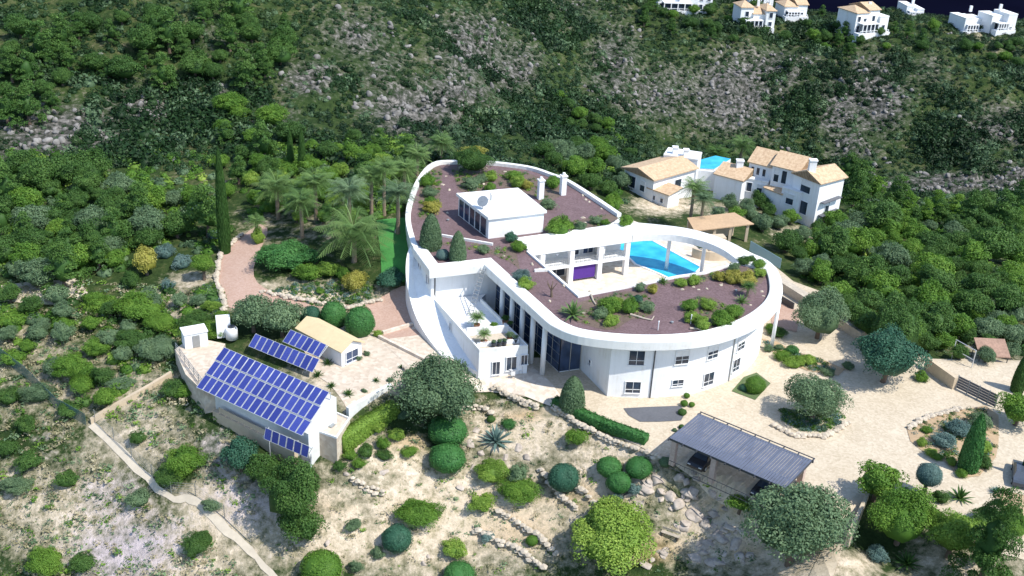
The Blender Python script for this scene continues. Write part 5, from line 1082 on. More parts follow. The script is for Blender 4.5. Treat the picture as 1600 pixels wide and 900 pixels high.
# round tan garden room under the arch
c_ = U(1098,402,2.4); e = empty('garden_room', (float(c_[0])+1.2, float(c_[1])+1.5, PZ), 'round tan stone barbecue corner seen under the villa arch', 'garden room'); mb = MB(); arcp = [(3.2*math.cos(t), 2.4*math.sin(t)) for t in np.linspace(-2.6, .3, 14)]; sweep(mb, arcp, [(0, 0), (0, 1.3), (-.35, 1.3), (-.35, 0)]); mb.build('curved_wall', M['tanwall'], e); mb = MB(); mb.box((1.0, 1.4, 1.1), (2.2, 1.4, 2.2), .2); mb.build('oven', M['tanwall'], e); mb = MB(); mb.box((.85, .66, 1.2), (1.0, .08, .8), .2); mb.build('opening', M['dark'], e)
a, b_ = U(1172,384,2.9), U(1220,412,2.0); mb = MB(); o0 = np.array([a[0], a[1], 0]); mb.bar(a-o0+np.array([0, 0, 0]), b_-o0, .06, 1.5); m_, n_, b__ = node_mat('blue_glass_screen'); b__.inputs['Base Color'].default_value = (.25, .40, .45, 1); b__.inputs['Roughness'].default_value = .15; b__.inputs['Alpha'].default_value = .7
tag(mb.build('glass_screen', m_, loc=tuple(o0)), 'bluish glass screen just outside the arch on the right', 'screen')
# villas on the far plateau
def far_villa(px, py, wpx, label, seed, blocks=3, tiled=True, rot=.25, hh=6.0):
    g = G(px, py); s = PX(g)[2]; W = wpx/s; r = empty('hillside_house', g, label, 'house', 'houses on the far plateau'); rs = random.Random(seed); z = float(g[2]); ca, sa = math.cos(rot), math.sin(rot)
    def Q(a, b_): return (g[0]+a*ca-b_*sa, g[1]+a*sa+b_*ca)
    xs = [-.5, -.12, .22, .5] if blocks == 3 else [-.5, .05, .5]
    for i in range(len(xs)-1):
        a0, a1 = xs[i]*W, xs[i+1]*W; hz = hh*(.75+.35*rs.random()); dy = rs.uniform(-1.2, 1.2); k = max(1, int((a1-a0)/1.9)); wins = []
        for lv in range(2):
            for j in range(k): wins.append(((j+.5)/k, z+1.5+lv*2.7, 1.05, 1.5 if lv else 1.9))
        wins = [w_ for w_ in wins if w_[1]+.9 < z+hz]
        block(r, Q(a0, dy), Q(a1, dy), 6+rs.random()*2, z+hz, z-3, 1.3, ('gable' if i % 2 else 'hip') if tiled and not (i == 2 and seed % 2) else 'flat', wins, .3)
    p0, p1 = Q(-.55*W, -2.0), Q(.45*W, -2.0); mb = MB(); mb.prism([p0, p1, Q(.45*W, 0), Q(-.55*W, 0)], z-3, z+.9); rp('terrace', mb, 'white', r); mb = MB(); mb.bar((*Q(-.5*W, -1.9), z+1.5), (*Q(.4*W, -1.9), z+1.5), .12, .12)
    for j in range(6): c = Q(W*(-.5+.18*j), -1.9); mb.box((c[0], c[1], z+1.2), (.18, .18, .7))
    rp('balustrade', mb, 'white', r)
    m5 = MB(); m5.prism([Q(-.42*W, -1.7), Q(.1*W, -1.7), Q(.1*W, 1.0), Q(-.42*W, 1.0)], z+hh*.52, z+hh*.52+.2)
    for j in range(5): c = Q(W*(-.41+.125*j), -1.55); m5.box((c[0], c[1], z+hh*.26+.4), (.28, .28, hh*.52-.8))
    rp('loggia', m5, 'white', r); m5 = MB(); m5.prism([Q(-.40*W, -.02-1.25), Q(.08*W, -.02-1.25), Q(.08*W, -1.15), Q(-.40*W, -1.15)], z+1.0, z+hh*.5); rp('loggia_shade_panel', m5, 'glass', r); c = Q(.1*W, 3.5); mb = MB(); mb.box((c[0], c[1], z+hh+1.2), (.7, .7, 1.6)); rp('chimney', mb, 'white', r); return r  # dark pane added as the shade inside the loggia
FV = [(1070,20,86,'leftmost white villa of the far plateau, broad with two rows of windows',1,3,True,.1,5.5),(1182,47,54,'white villa with arched terrace second from the left, nearest the cliff edge',2,3,True,.2,5.5),(1242,29,38,'small white tiled house just right of the arched one',3,2,True,.2,4.0),(1187,10,38,'pale roofed house behind the arched villa at the very top',4,2,True,.1,4.5),
 (1360,54,62,'white villa with arched loggia and pink-tinged roof in the middle of the plateau',5,3,True,.45,6.0),(1428,25,24,'small flat white building right of the loggia villa near the dark edge',6,2,False,.1,2.5),(1518,52,40,'white house half hidden in bushes, second from the right edge',7,3,False,.3,5.0),(1565,50,36,'rightmost white block-like house on the plateau',8,2,False,.3,5.0)]
for a in FV: far_villa(*a)
# ------------------------------------------------------------------ trees and shrubs one by one
T = tree; Bu = bush
T(685,612,74,'large dull green tree with a broad crown in front of the white lower storey','olive','round',sq=.8,hk=1.0)
T(1245,822,78,'largest grey-green tree, at the right end of the carport','olive','round',sq=.95,hk=1.0,name='olive_tree',cat='olive tree')
T(1275,622,50,'grey-green olive tree in the round bed in the middle of the court','olive','round',name='olive_tree',cat='olive tree',sq=.85)
T(1283,495,45,'grey-green olive tree outside the right rim of the villa','olive','round',name='olive_tree',cat='olive tree')
T(1388,556,62,'big dark dome-shaped tree at the far side of the court','boxdark','round',sq=.85,hk=.9)
T(957,840,76,'big yellow-green tree at the bottom centre','bright','round',sq=.62,hk=.8)
T(1372,752,40,'green tree at the corner of the court above the bright tree','green','loose')
T(1410,812,54,'bright green tree below the court corner','green','round',sq=.9)
T(1490,835,48,'yellowish green tree right of the bright green one at the bottom right','bright','round',sq=.95)
T(1452,742,19,'small pompon olive tree standing alone on the court','blue','ball',name='olive_tree',cat='olive tree',hk=2.2)
T(1592,640,34,'green tree at the right edge beside the slatted gate','green','round')
T(228,408,25,'bright yellow-green candelabra shrub near the pink drive','yellow','loose',hk=1.0)
T(317,413,21,'small round green tree left of the pink drive','green','round',hk=1.4)
T(395,490,36,'left of the two grey-green trees above the solar rows','olive','round',hk=1.0)
T(440,497,36,'right of the two grey-green trees above the solar rows','olive','round',hk=1.0)
T(455,772,54,'big dark green tree below the solar annex, the lower one','broad','round',sq=1.1,hk=.9)
T(415,735,36,'dark green tree against the foot of the solar annex','broad','round',hk=.9)
T(375,712,34,'bluish dark tree left below the solar annex','boxdark','round',hk=.9)
T(470,820,38,'dark green tree at the lower end of the clump below the annex','broad','round',hk=.8)
T(1545,860,48,'dark leaning conifer at the bottom right corner','pine','pine',sq=1.5,hk=.95)
Bu(700,672,32,'dark flattened clipped dome just below the large dull green tree','box','ball',sq=.7); Bu(699,716,29,'bright clipped dome below the dark flattened one','box','ball',sq=.8); Bu(901,684,18,'shaggy round green shrub below the clipped hedge','green','round',sq=1.0,hk=.8)
Bu(881,747,24,'dark blue-green clipped ball on the sandy terraces','boxdark','ball',sq=1.0,hk=.9); Bu(952,730,20,'left one of three clipped mounds left of the carport','box','ball',sq=.85); Bu(998,731,21,'right one of three clipped mounds left of the carport','box','ball',sq=.8); Bu(967,754,20,'lowest of three clipped mounds left of the carport','box','ball',sq=.85)
Bu(620,842,25,'dark blue-green clipped dome at the lower left terraces','boxdark','ball',sq=.9); Bu(655,804,38,'broad light green mound above the blue-green dome','green','round',sq=.75); Bu(768,738,29,'yellow-green bush below the big agave','bright','loose'); Bu(812,768,31,'green mound right of the yellow-green bushes','green','round',sq=.7)
Bu(752,787,22,'smaller yellow-green bush below the first one','bright','loose'); Bu(808,742,24,'greyish loose bush between the yellow-green bush and the dark ball','olive','loose'); Bu(711,858,25,'thin yellowish green bush near the bottom centre','bright','loose',sq=.7); Bu(503,888,32,'bright green round shrub at the bottom edge','green','ball'); Bu(556,886,15,'small olive bush beside the bright round shrub at the bottom edge','olive','loose')
Bu(718,898,24,'bright green clipped dome cut by the bottom edge','box','ball'); Bu(831,845,10,'tiny green ball shrub on the low terrace left of the yellow-green tree','green','ball'); Bu(795,663,12,'small green bush behind the big agave','box','round'); Bu(767,655,7,'tiny dark shrub left above the big agave','broad','ball')
Bu(552,822,15,'grey herb bush between the boulder and the sandy slope','olive','loose'); Bu(590,865,0.1+13,'grey herb bush left of the blue-green dome','olive','loose'); Bu(762,838,13,'pale grey lavender bush on the low terraces','blue','loose'); Bu(963,782,13,'grey bush tucked behind the yellow-green tree','blue','round'); Bu(990,765,15,'grey lavender bush by the rocky fall','blue','loose'); Bu(925,865,14,'green bush under the left side of the yellow-green tree','green','loose')
agave(775,688,31,'very large pale agave on the slope below the front patio'); T(1157,787,24,'small spreading palm-like tree below the carport','green','flat',hk=1.1)
Bu(1180,602,16,'round bush in the middle of the diamond of rough lawn','green','ball',sq=.9); Bu(1163,606,8,'small dark ball beside the bush on the diamond lawn','boxdark','ball')
for px, py, r_, lab in ((1073,618,5,'top ball of the little pompon shrub beside the slate bed'),(1069,630,6,'left ball of the little pompon shrub beside the slate bed'),(1081,632,5,'right ball of the little pompon shrub beside the slate bed')): Bu(px, py, r_, lab, 'green', 'ball', hk=1.2)
Bu(1066,644,7,'small dark bush at the right end of the slate bed','broad','ball'); Bu(1065,667,5,'tiny plant between the slate bed and the carport','broad','ball'); Bu(1054,672,4,'tiniest plant left of the carport corner','olive','ball'); Bu(1040,722,10,'brownish round bush at the left front pillar of the carport','olive','ball')
cone(893,640,42,54,'dense grey-green conical shrub at the top end of the clipped hedge','olive'); cone(1511,735,34,92,'tall slim cypress rising from the planted island','box','cypress','cypress_tree'); cone(1588,612,22,60,'dark cypress cut by the right edge behind the gate','broad','cypress','cypress_tree'); cone(1598,745,12,60,'dark cypress at the very right edge beside the parked car','broad','cypress','cypress_tree')
ISL = [(1448,672,11,'green','green tuft at the left tip of the planted island'),(1440,692,11,'bright','lime bush on the near left edge of the planted island'),(1455,708,12,'bright','lime bush following the first on the island edge'),(1475,690,20,'blue','grey-green spreading shrub in the heart of the island'),(1500,672,22,'blue','blue-green shrub at the back of the island'),(1487,722,11,'bright','light clipped bush on the near edge of the island'),(1502,740,12,'green','clipped bush at the foot of the island cypress'),
 (1535,700,18,'bright','bright bush behind the island cypress'),(1537,723,17,'broad','dark round bush right of the island cypress'),(1530,660,20,'olive','grey shrub at the far end of the island'),(1465,735-20,9,'green','low green plant in the near middle of the island')]
for a in ISL: Bu(a[0], a[1], a[2], a[4], a[3], 'round', group='shrubs of the planted island')
agave(1556,768,15,'blue-grey agave alone on the court below the island','blue'); agave(1418,880,27,'dark spiky fan palm at the bottom right','broad','fan palm','fan_palm'); agave(1500,777,25,'spiky fan palm beside the bright green trees','broad','fan palm','fan_palm'); Bu(1470,778,18,'dark green bush left of the spiky fan palm','broad','round'); Bu(1372,867,21,'grey round shrub in the shade below the bright green tree','blue','round'); Bu(1413,768,9,'dark ball under the green tree at the court corner','boxdark','ball'); Bu(1560,785,8,'grey tuft in the bare side bed','blue','loose')
Bu(1583,820,28,'green bush at the right edge below the drive','green','round'); Bu(1540,810,24,'dark green bush behind the leaning conifer','broad','round'); Bu(1438,775,10,'yellowish tuft under the pompon olive','bright','loose')
BR = [(1222,557,14,'green','bright green bush nearest the right end of the front wall'),(1240,568,15,'bright','lime bush in the border at the right end of the villa'),(1262,563,14,'bright','second lime bush of the border at the right end of the villa'),(1215,520,14,'broad','dark bush outside the rim end'),(1203,512,9,'green','small green bush at the last column'),(1200,545,10,'olive','pale clipped ball beside the last column'),(1217,543,9,'olive','pale clipped ball right of the other one'),(1238,548,12,'box','dark low bush under the right olive tree'),(1293,582,12,'olive','brownish low bush at the tip of the border'),(1325,508,14,'bright','lime bush right of the olive tree outside the rim'),(1440,590,14,'green','spiky dark bush beside the tan wall'),(1325,572,10,'olive','grey low bush at the foot of the dome tree')]
for a in BR: Bu(a[0], a[1], a[2], a[4], a[3], 'round', group='bushes of the border beside the villa')
# yard and drive plants
for i, (px, py, r_, lab) in enumerate(((497,585,12,'small round palm right beside the top row of the large array'),(518,602,11,'small round palm at the right corner of the large array'),(544,615,13,'small round palm on the yard edge above the retaining wall'),(588,594,9,'small round palm in the middle of the yard'),(627,573,8,'small round palm at the right of the yard by the big tree'),(512,567,13,'green bush between the short solar row and the yard'))): agave(px, py, r_, lab, 'broad', 'small palm', 'sago_palm', 'small round palms of the yard')
for px, py, r_, lab in ((609,594,6,'tiny straw tuft at the yard edge near the big tree'),(569,611,5,'tiny straw tuft on the yard edge'),(560,560,7,'low bush at the gable of the beige-roofed hut'),(573,553,7,'low olive bush right of the hut gable')): Bu(px, py, r_, lab, 'olive', 'loose')
Bu(487,493,15,'dark clipped ball, the leftmost of three above the hut','boxdark','ball',sq=1.0); Bu(521,493,20,'clipped bright green ball in the middle above the hut','box','ball',sq=1.1); Bu(562,504,24,'largest clipped green ball above the hut','box','ball',sq=1.1); Bu(590,522,10,'yellow-green tuft right of the largest clipped ball','bright','loose')
DG = [(447,402,42,'box','round','large dark green dome shrub inside the bend of the drive',.75),(480,428,22,'green','round','green bush at the lower right of the large dome shrub',.8),(512,422,22,'bright','loose','light feathery bush under the big palm',.8),(535,428,16,'green','round','green bush between the feathery bush and the golden one',.8),(555,440,22,'yellow','round','golden-green round bush by the pink drive',.9),(612,437,24,'boxdark','round','dark bluish shrub at the bottom corner of the lawn',.7),(404,372,14,'bright','loose','yellow-green bush at the top bend of the drive',1.2),
 (412,398,12,'green','loose','narrow green bush on the inner edge of the drive',1.3),(285,410,20,'blue','loose','blue-grey yucca clump right of the yellow candelabra shrub',.8),(258,395,16,'blue','loose','blue-grey clump behind the yellow candelabra shrub',.8),(262,447,15,'blue','loose','grey agave mound below the yellow candelabra shrub',.8),(204,438,18,'broad','round','dark round bush left of the yellow candelabra shrub',.9),(232,465,22,'olive','loose','greyish bush on the slope below the candelabra shrub',.8),(330,480,14,'bright','loose','light tuft at the outer bend of the drive',.8),
 (345,493,12,'green','round','green tuft at the lower outer bend of the drive',.8),(322,330,22,'blue','loose','blue-green conifer-like shrub behind the drive top',1.0),(335,368,14,'blue','round','grey rounded shrub beside the top of the drive',.8),(272,355,24,'bright','round','bright round bush above the candelabra shrub',.8),(500,455,10,'green','loose','low green plant by the edge stones of the drive',.6)]
for a in DG: Bu(a[0], a[1], a[2], a[5], a[3], a[4], sq=a[6])
boulder(620,361,7,'pale stone on the lawn beside the villa',None,True,None,'garden_stone','stone')
palm(553,362,60,4.2,'big feather palm with long arching fronds beside the lawn','palm',var=0)
PL = [(432,290,38,'leftmost feather palm of the grove behind the drive',5,'palm'),(470,312,34,'palm in the front left of the grove',5.5,'palm'),(492,283,36,'second tall palm of the grove from the left',6,'palm'),(545,296,36,'palm in the middle of the grove',7,'olive'),(580,275,30,'palm behind the middle palm of the grove',6,'palm'),(600,262,28,'palm at the back right of the grove',7,'palm'),(622,300,32,'shaggy palm near the upper end of the lawn',6,'olive'),(632,262,28,'palm just left of the villa back corner',5,'palm'),(652,240,26,'palm rising behind the far left rim of the villa',4,'palm'),
 (690,222,26,'palm right of the one behind the far left rim',3.5,'palm'),(400,345,18,'small palm at the top of the drive',3,'palm'),(520,330,24,'dark palm between the grove and the big feather palm',5,'broad'),(1085,292,26,'feather palm in front of the low neighbour house',7,'palm'),(1100,310,22,'slimmer palm right of the one in front of the neighbour house',6,'olive'),(1120,238,22,'palm beside the neighbour pool, left one',6,'broad'),(1160,225,24,'bright palm behind the tall neighbour house',7,'palm')]
for i, a in enumerate(PL): palm(a[0], a[1], a[2], a[4], a[3], a[5], 'palms of the grove behind the drive' if i < 12 else 'palms by the neighbour houses', var=i % 3)
for bx, by, w_, h_, lab in ((352,395,20,150,'very tall dark cypress at the top of the drive'),(455,268,12,62,'left one of two slim dark cypresses behind the palm grove'),(473,272,13,66,'right one of two slim dark cypresses behind the palm grove')): cone(bx, by, w_, h_, lab, 'broad', 'cypress', 'cypress_tree')
# slope shrubs bottom left
SL = [(60,455+160,26,'olive'),(108,572,34,'green'),(40,665,22,'broad'),(108,640,22,'broad'),(45,720,24,'broad'),(105,750,24,'broad'),(25,760,26,'olive'),(215,685,18,'broad'),(290,722,36,'green'),(268,742,26,'broad'),(218,780,22,'olive'),(310,850,28,'broad'),(70,880,34,'green'),(130,880,22,'broad'),(330,790,16,'olive'),(272,608,22,'broad'),(290,612,18,'green'),(20,560,24,'green'),(15,620,22,'broad'),(150,545,26,'green'),(190,600,20,'olive'),(340,515,26,'green'),(305,505,26,'broad'),(220,480,42,'green'),(205,535,34,'broad'),(250,545,30,'olive'),(165,480,24,'green'),(100,510,24,'green'),(60,520,22,'olive'),(20,500,24,'green'),
 (310,470,16,'olive'),(130,600,26,'green'),(250,505,26,'green'),(640,706,14,'green'),(600,712,14,'broad'),(560,725,14,'green'),(530,728,12,'broad'),(10,700,22,'broad'),(385,640,10,'olive'),(630,650,12,'olive')]
names_ = {'olive': 'grey-green', 'green': 'fresh green', 'broad': 'dark green'}
SP = random.Random(3)
def sizew(r): return 'large' if r > 28 else ('middling' if r > 20 else 'small')
LM = [(228,408,'the yellow candelabra shrub'),(352,330,'the very tall cypress'),(50,455,'the sandy clearing'),(272,355,'the bright clearing bush'),(5,300,'the left edge of the photo'),(464,245,'the twin slim cypresses'),(553,362,'the big feather palm'),(650,240,'the back left rim of the villa'),(90,210,'the left grey outcrop'),(220,170,'the upper grey outcrop'),(490,125,'the pinkish outcrop'),(5,60,'the top left corner'),(350,30,'the top edge outcrop'),
 (1283,495,'the olive outside the rim'),(1295,310,'the tall neighbour house'),(1388,556,'the dome tree'),(1500,400,'the pale clearing in the wood'),(1540,560,'the reddish shelter'),(1490,290,'the grey rock ridge'),(1590,330,'the right edge'),(1590,460,'the right edge of the wood'),(1210,410,'the glass screen'),(1000,285,'the low neighbour house'),(1130,355,'the tiled shelter'),(950,190,'the ravine mouth'),(900,140,'the ravine head'),(1345,420,'the middle of the right wood'),(1450,450,'the hollow of the right wood'),
 (300,570,'the equipment box'),(145,660,'the track corner'),(265,778,'the track bend'),(390,860,'the track end'),(345,690,'the annex foot'),(5,700,'the left border'),(60,560,'the netting fence'),(390,560,'the solar rows'),(575,720,'the ivy bank'),(1068,18,'the broad far villa'),(1182,40,'the arched far villa'),(1360,45,'the loggia villa'),(1520,50,'the half hidden far house'),(1240,100,'the cliff top')]
_used = {}
def say(px, py, r, mt, noun, tail=''):
    best = sorted(LM, key=lambda l: math.hypot(px-l[0], py-l[1]))[:3]
    col = {'olive': 'grey-green', 'green': 'fresh green', 'broad': 'dark green', 'pine': 'mid green', 'bright': 'lime green', 'blue': 'blue-green'}.get(mt, 'green')
    for lm in best:
        dx, dy = px-lm[0], py-lm[1]; di = ('right of' if dx > 0 else 'left of') if abs(dx) > 1.6*abs(dy) else ('below' if dy > 0 else 'above') if abs(dy) > 1.6*abs(dx) else (('below right of' if dx > 0 else 'below left of') if dy > 0 else ('above right of' if dx > 0 else 'above left of'))
        D = math.hypot(dx, dy); far_ = 'just' if D < 26 else ('near' if D < 60 else 'far')
        s_ = f'{sizew(r)} {col} {noun} {far_} {di} {lm[2]}'
        if s_ not in _used: _used[s_] = 1; return s_
    s_ = f'{sizew(r)} {col} {noun} {di} {lm[2]}'; _used[s_] = 1; return s_
def where(px, py):
    if px > 500: return 'under the ivy bank of the solar yard'
    if py > 700: return 'on the dry slope by the dusty track' if px > 140 else 'low on the dry slope at the left edge'
    if py > 590: return 'near the corner of the dusty track' if px < 240 else 'beside the solar annex'
    return 'on the scrubby bank below the sandy clearing' if px < 190 else 'between the drive and the solar arrays'
for px, py, r_, mt in SL: Bu(px, py, r_, say(px, py, r_, mt, 'wild bush'), mt, ('loose', 'round', 'loose')[int(px) % 3], sq=.68, cat='bush', name='wild_bush', group=f'wild bushes {where(px, py)}')
# woods: individual trees, each zone its own kind
def wood(poly, n, rlo, rhi, mats, kinds, label, group, seed, minpx=.8):
    rs = random.Random(seed); pts = []; xs = [p[0] for p in poly]; ys = [p[1] for p in poly]; tries = 0
    while len(pts) < n and tries < 6000:
        tries += 1; x = rs.uniform(min(xs), max(xs)); y = rs.uniform(min(ys), max(ys))
        if not pip(np.array([x]), np.array([y]), poly)[0]: continue
        r = rs.uniform(rlo, rhi)
        if any(math.hypot(x-a, (y-b_)*1.5) < (r+c)*minpx for a, b_, c in pts): continue
        pts.append((x, y, r))
    for x, y, r in pts:
        i = rs.randrange(len(mats)); tree(x, y, r, say(x, y, r, mats[i], 'tree'), mats[i], kinds[i], cat='tree', name='wild_tree', group=group, hk=.8 if kinds[i] != 'pine' else 1.0)
wood([(0,255),(120,255),(250,300),(330,300),(330,345),(240,380),(190,400),(150,430),(0,430)],52,16,36,['broad','broad','green','broad','pine','olive'],['round','loose','round','round','pine','round'],'tree of the close wood left of the drive','trees of the close wood left of the drive',1,.5)
wood([(340,150),(560,210),(690,215),(640,255),(380,300),(345,300)],26,14,26,['broad','green','pine'],['round','round','pine'],'tree on the slope behind the palm grove','trees on the slope behind the palm grove',2,.55)
wood([(0,30),(380,0),(480,60),(430,120),(300,110),(160,140),(0,180)],44,13,30,['pine','broad','broad','pine'],['pine','round','pine','round'],'tree high on the left hillside','trees high on the left hillside',4,.55)
wood([(1215,370),(1330,330),(1440,340),(1600,395),(1600,520),(1440,520),(1350,510),(1300,450),(1240,420)],80,14,38,['broad','green','green','olive','pine','broad'],['round','round','loose','round','round','round'],'tree of the wood right of the villa','trees of the wood right of the villa',5,.5)
wood([(1320,255),(1360,290),(1440,320),(1600,320),(1600,375),(1440,345),(1340,345)],26,16,30,['green','broad','pine'],['pine','loose','pine'],'tree of the upper edge of the right wood','trees of the upper edge of the right wood',6,.6)
wood([(840,225),(940,225),(980,262),(970,300),(955,325),(920,292),(880,268)],16,15,23,['broad','olive','green'],['round','round','round'],'tree close behind the back rim of the villa','trees close behind the back rim of the villa',7,.6)
wood([(1105,305),(1135,290),(1200,300),(1240,315),(1235,355),(1200,350),(1120,340)],14,14,20,['broad','green','olive'],['round','round','loose'],'tree in the garden of the tall neighbour house','trees in the garden of the tall neighbour house',8,.6)
wood([(1400,470),(1600,500),(1600,555),(1560,560),(1440,545)],14,16,24,['green','broad','olive'],['round','loose','round'],'tree behind the tan wall and the slatted gate','trees behind the tan wall and the slatted gate',9,.62)
wood([(870,140),(960,200),(990,240),(940,225),(880,200)],12,10,15,['broad','green'],['round','round'],'small tree along the bottom of the ravine','small trees along the bottom of the ravine',10,.7)
wood([(1000,40),(1140,60),(1290,75),(1420,75),(1600,100),(1600,60),(1450,35),(1300,15),(1100,0),(1000,0)],60,7,13,['broad','pine','broad','green'],['round','pine','round','round'],'','trees between the houses of the far plateau',11,.6)
wood([(380,235),(640,225),(640,300),(600,330),(500,345),(400,330)],34,12,20,['green','broad','green','bright'],['round','round','loose','loose'],'','low trees among the palms behind the drive',12,.6)
wood([(0,440),(20,430),(200,470),(330,440),(300,520),(250,590),(140,640),(60,560),(0,560)],22,14,22,['green','olive','broad'],['round','loose','round'],'','low trees on the bank below the clearing',13,.8)
T(1405,510,52,'big dark spreading tree right above the dome tree','broad','loose',sq=1.0); T(1462,500,34,'dark tree right of the big spreading one','broad','loose')
# scrub: uncountable low growth over the far slopes, and dry tufts on the near ones
def scatter(name, xy, rad_, mats_idx, mats, hgt, nleaf, seed, tint, core=1.0, ls=.15, zc=None):
    rs = np.random.RandomState(seed); protos = []
    for i in range(6):
        K = 7; C = unit(rs.normal(0, 1, (K, 3)))*.45; C[:, 2] = np.abs(C[:, 2]); k = rs.randint(0, K, nleaf); d = unit(rs.normal(0, 1, (nleaf, 3))); d[:, 2] = np.abs(d[:, 2]); P = C[k]+d*.5*(.8+.3*rs.rand(nleaf, 1)); V, Fq = leaves(P, d, ls, rs, scatter=.7)
        cv = core*ICO_V*np.array([.72, .72, .6])*(1+.3*(rs.rand(12, 1)-.5)); protos.append((V, Fq, cv))
    VV = []; FQ = []; FT = []; v4 = []; v3 = []; m4 = []; m3 = []; o = 0
    for i in range(len(xy)):
        V, Fq, cv = protos[rs.randint(6)]; a = rs.rand()*6.28; ca, sa = math.cos(a), math.sin(a); r = rad_[i]; z = zc if zc is not None else float(h(xy[i, 0], xy[i, 1])); A = np.concatenate([V, cv])
        A = np.stack([(A[:, 0]*ca-A[:, 1]*sa)*r+xy[i, 0], (A[:, 0]*sa+A[:, 1]*ca)*r+xy[i, 1], A[:, 2]*r*hgt+z], -1); VV.append(A); FQ.append(Fq+o); FT.append(ICO_F+len(V)+o); o += len(A)
        v4.append(np.clip(tint[i]+.35*rs.rand(len(Fq))-.15, 0, 1)); v3.append(np.full(20, max(0, tint[i]-.1))); m4.append(np.full(len(Fq), mats_idx[i])); m3.append(np.full(20, mats_idx[i]))
    me = np_mesh(name, np.concatenate(VV), [np.concatenate(FQ), np.concatenate(FT)], mats, np.concatenate(m4+m3), np.concatenate(v4+v3)); return tag(link(name, me), kind='stuff')
rs = np.random.RandomState(5); N0 = 42000
xy = np.stack([rs.uniform(-130, 190, N0), rs.uniform(56, 275, N0)], -1); zz = h(xy[:, 0], xy[:, 1])
q = np.stack([xy[:, 0], xy[:, 1], zz], -1)-CAM; d = q@FW; px = 800+F*(q@RT)/d; py = 450-F*(q@UP)/d
rk, dr, _, _ = zones(xy[:, 0], xy[:, 1], zz); cl = fbm(xy[:, 0]/9, xy[:, 1]/9, 3); se = (xy[:, 0]-e0[0])*en[0]+(xy[:, 1]-e0[1])*en[1]
keep = (px > -60) & (px < 1660) & (py > -60) & (py < 420) & (se < 8) & (rs.rand(N0) < np.clip(1.0-.45*rk-.4*dr+cl*1.2, .1, 1))
keep &= ~((px > 955) & (px < 1330) & (py > 238) & (xy[:, 1] < 90)) & ~pip(xy[:, 0], xy[:, 1], GARD) & ~((px > 1330) & (py > 345)) & ~((px > 340) & (px < 990) & (py > 290)) & (xy[:, 1]+xy[:, 0]*.0 > 58)
cl2 = fbm(xy[:, 0]/17+3, xy[:, 1]/17+8, 4); xy = xy[keep]; rk = rk[keep]; cl = cl[keep]; n = len(xy); print('scrub', n)
scatter('hillside_scrub', xy, rs.uniform(.4, 1.3, n)*(1-.4*np.clip(rk, 0, 1))*(1+1.5*sm(.02, .18, cl2[keep])), rs.choice([0, 0, 0, 1, 1, 1, 2], n), [M['scrub'], M['scrub'], M['olive']], .95, 52, 3, np.clip(.38+cl*1.3-.9*np.clip(cl2[keep], 0, 1)+rs.normal(0, .16, n), .03, .95), .82)
# rock outcrops on the hills
def rocks(name, xy, r, seed):
    rs = np.random.RandomState(seed); VV = []; FF = []; o = 0; V0 = ICO2[0]; F0 = ICO2[1]
    for i in range(len(xy)):
        V = facet(V0*1.1, rs, 6); V = V*np.array([1, .8, .6+.5*rs.rand()]); a = rs.rand()*6.28; ca, sa = math.cos(a), math.sin(a); z = float(h(*xy[i]))
        VV.append(np.stack([(V[:, 0]*ca-V[:, 1]*sa)*r[i]+xy[i, 0], (V[:, 0]*sa+V[:, 1]*ca)*r[i]+xy[i, 1], V[:, 2]*r[i]+z+.15*r[i]], -1)); FF.append(F0+o); o += len(V)
    return tag(link(name, np_mesh(name, np.concatenate(VV), [np.concatenate(FF)], [M['hillrock']])), kind='stuff')
N1 = 20000; xy = np.stack([rs.uniform(-130, 190, N1), rs.uniform(56, 240, N1)], -1); zz = h(xy[:, 0], xy[:, 1]); rk = zones(xy[:, 0], xy[:, 1], zz)[0]; q = np.stack([xy[:, 0], xy[:, 1], zz], -1)-CAM; d = q@FW; px = 800+F*(q@RT)/d; py = 450-F*(q@UP)/d
k2 = (rs.rand(N1) < np.clip(rk*1.1+fbm(xy[:, 0]/8, xy[:, 1]/8, 3)*1.6-.35, 0, 1)) & (px > -40) & (px < 1640) & (py > -40) & (py < 340) & ~((px > 955) & (px < 1330) & (py > 235)) & ~((px > 340) & (px < 960) & (py > 235)); xy = xy[k2]; print('rocks', len(xy)); rocks('hillside_rocks', xy, rs.uniform(.2, .85, len(xy))**1.2, 8)
# undergrowth of the woods
N3 = 15000; xy = np.stack([rs.uniform(-100, 130, N3), rs.uniform(-5, 110, N3)], -1); zz = h(xy[:, 0], xy[:, 1]); q = np.stack([xy[:, 0], xy[:, 1], zz], -1)-CAM; d = q@FW; px = 800+F*(q@RT)/d; py = 450-F*(q@UP)/d
okm = pip(px, py, [(-20,240),(340,240),(345,385),(325,400),(260,380),(180,430),(150,435),(0,436),(-20,436)]) | pip(px, py, [(375,235),(640,215),(630,330),(590,345),(540,340),(500,350),(430,340),(385,340)]) | pip(px, py, [(1225,385),(1320,345),(1340,300),(1620,320),(1620,560),(1560,555),(1500,545),(1440,540),(1330,450),(1250,435)]) | pip(px, py, [(840,230),(950,225),(985,270),(975,320),(930,295),(890,270)]) | pip(px, py, [(-20,480),(340,450),(330,510),(262,560),(150,645),(60,590),(-20,560)])
okm &= ~pip(xy[:, 0], xy[:, 1], GARD) & (rs.rand(N3) < .62+fbm(xy[:, 0]/6, xy[:, 1]/6, 3)*1.2) & ~pip(px, py, [(1450,388),(1560,380),(1570,412),(1470,412)])
xy = xy[okm]; n = len(xy); print('undergrowth', n); cl = fbm(xy[:, 0]/7, xy[:, 1]/7, 3)
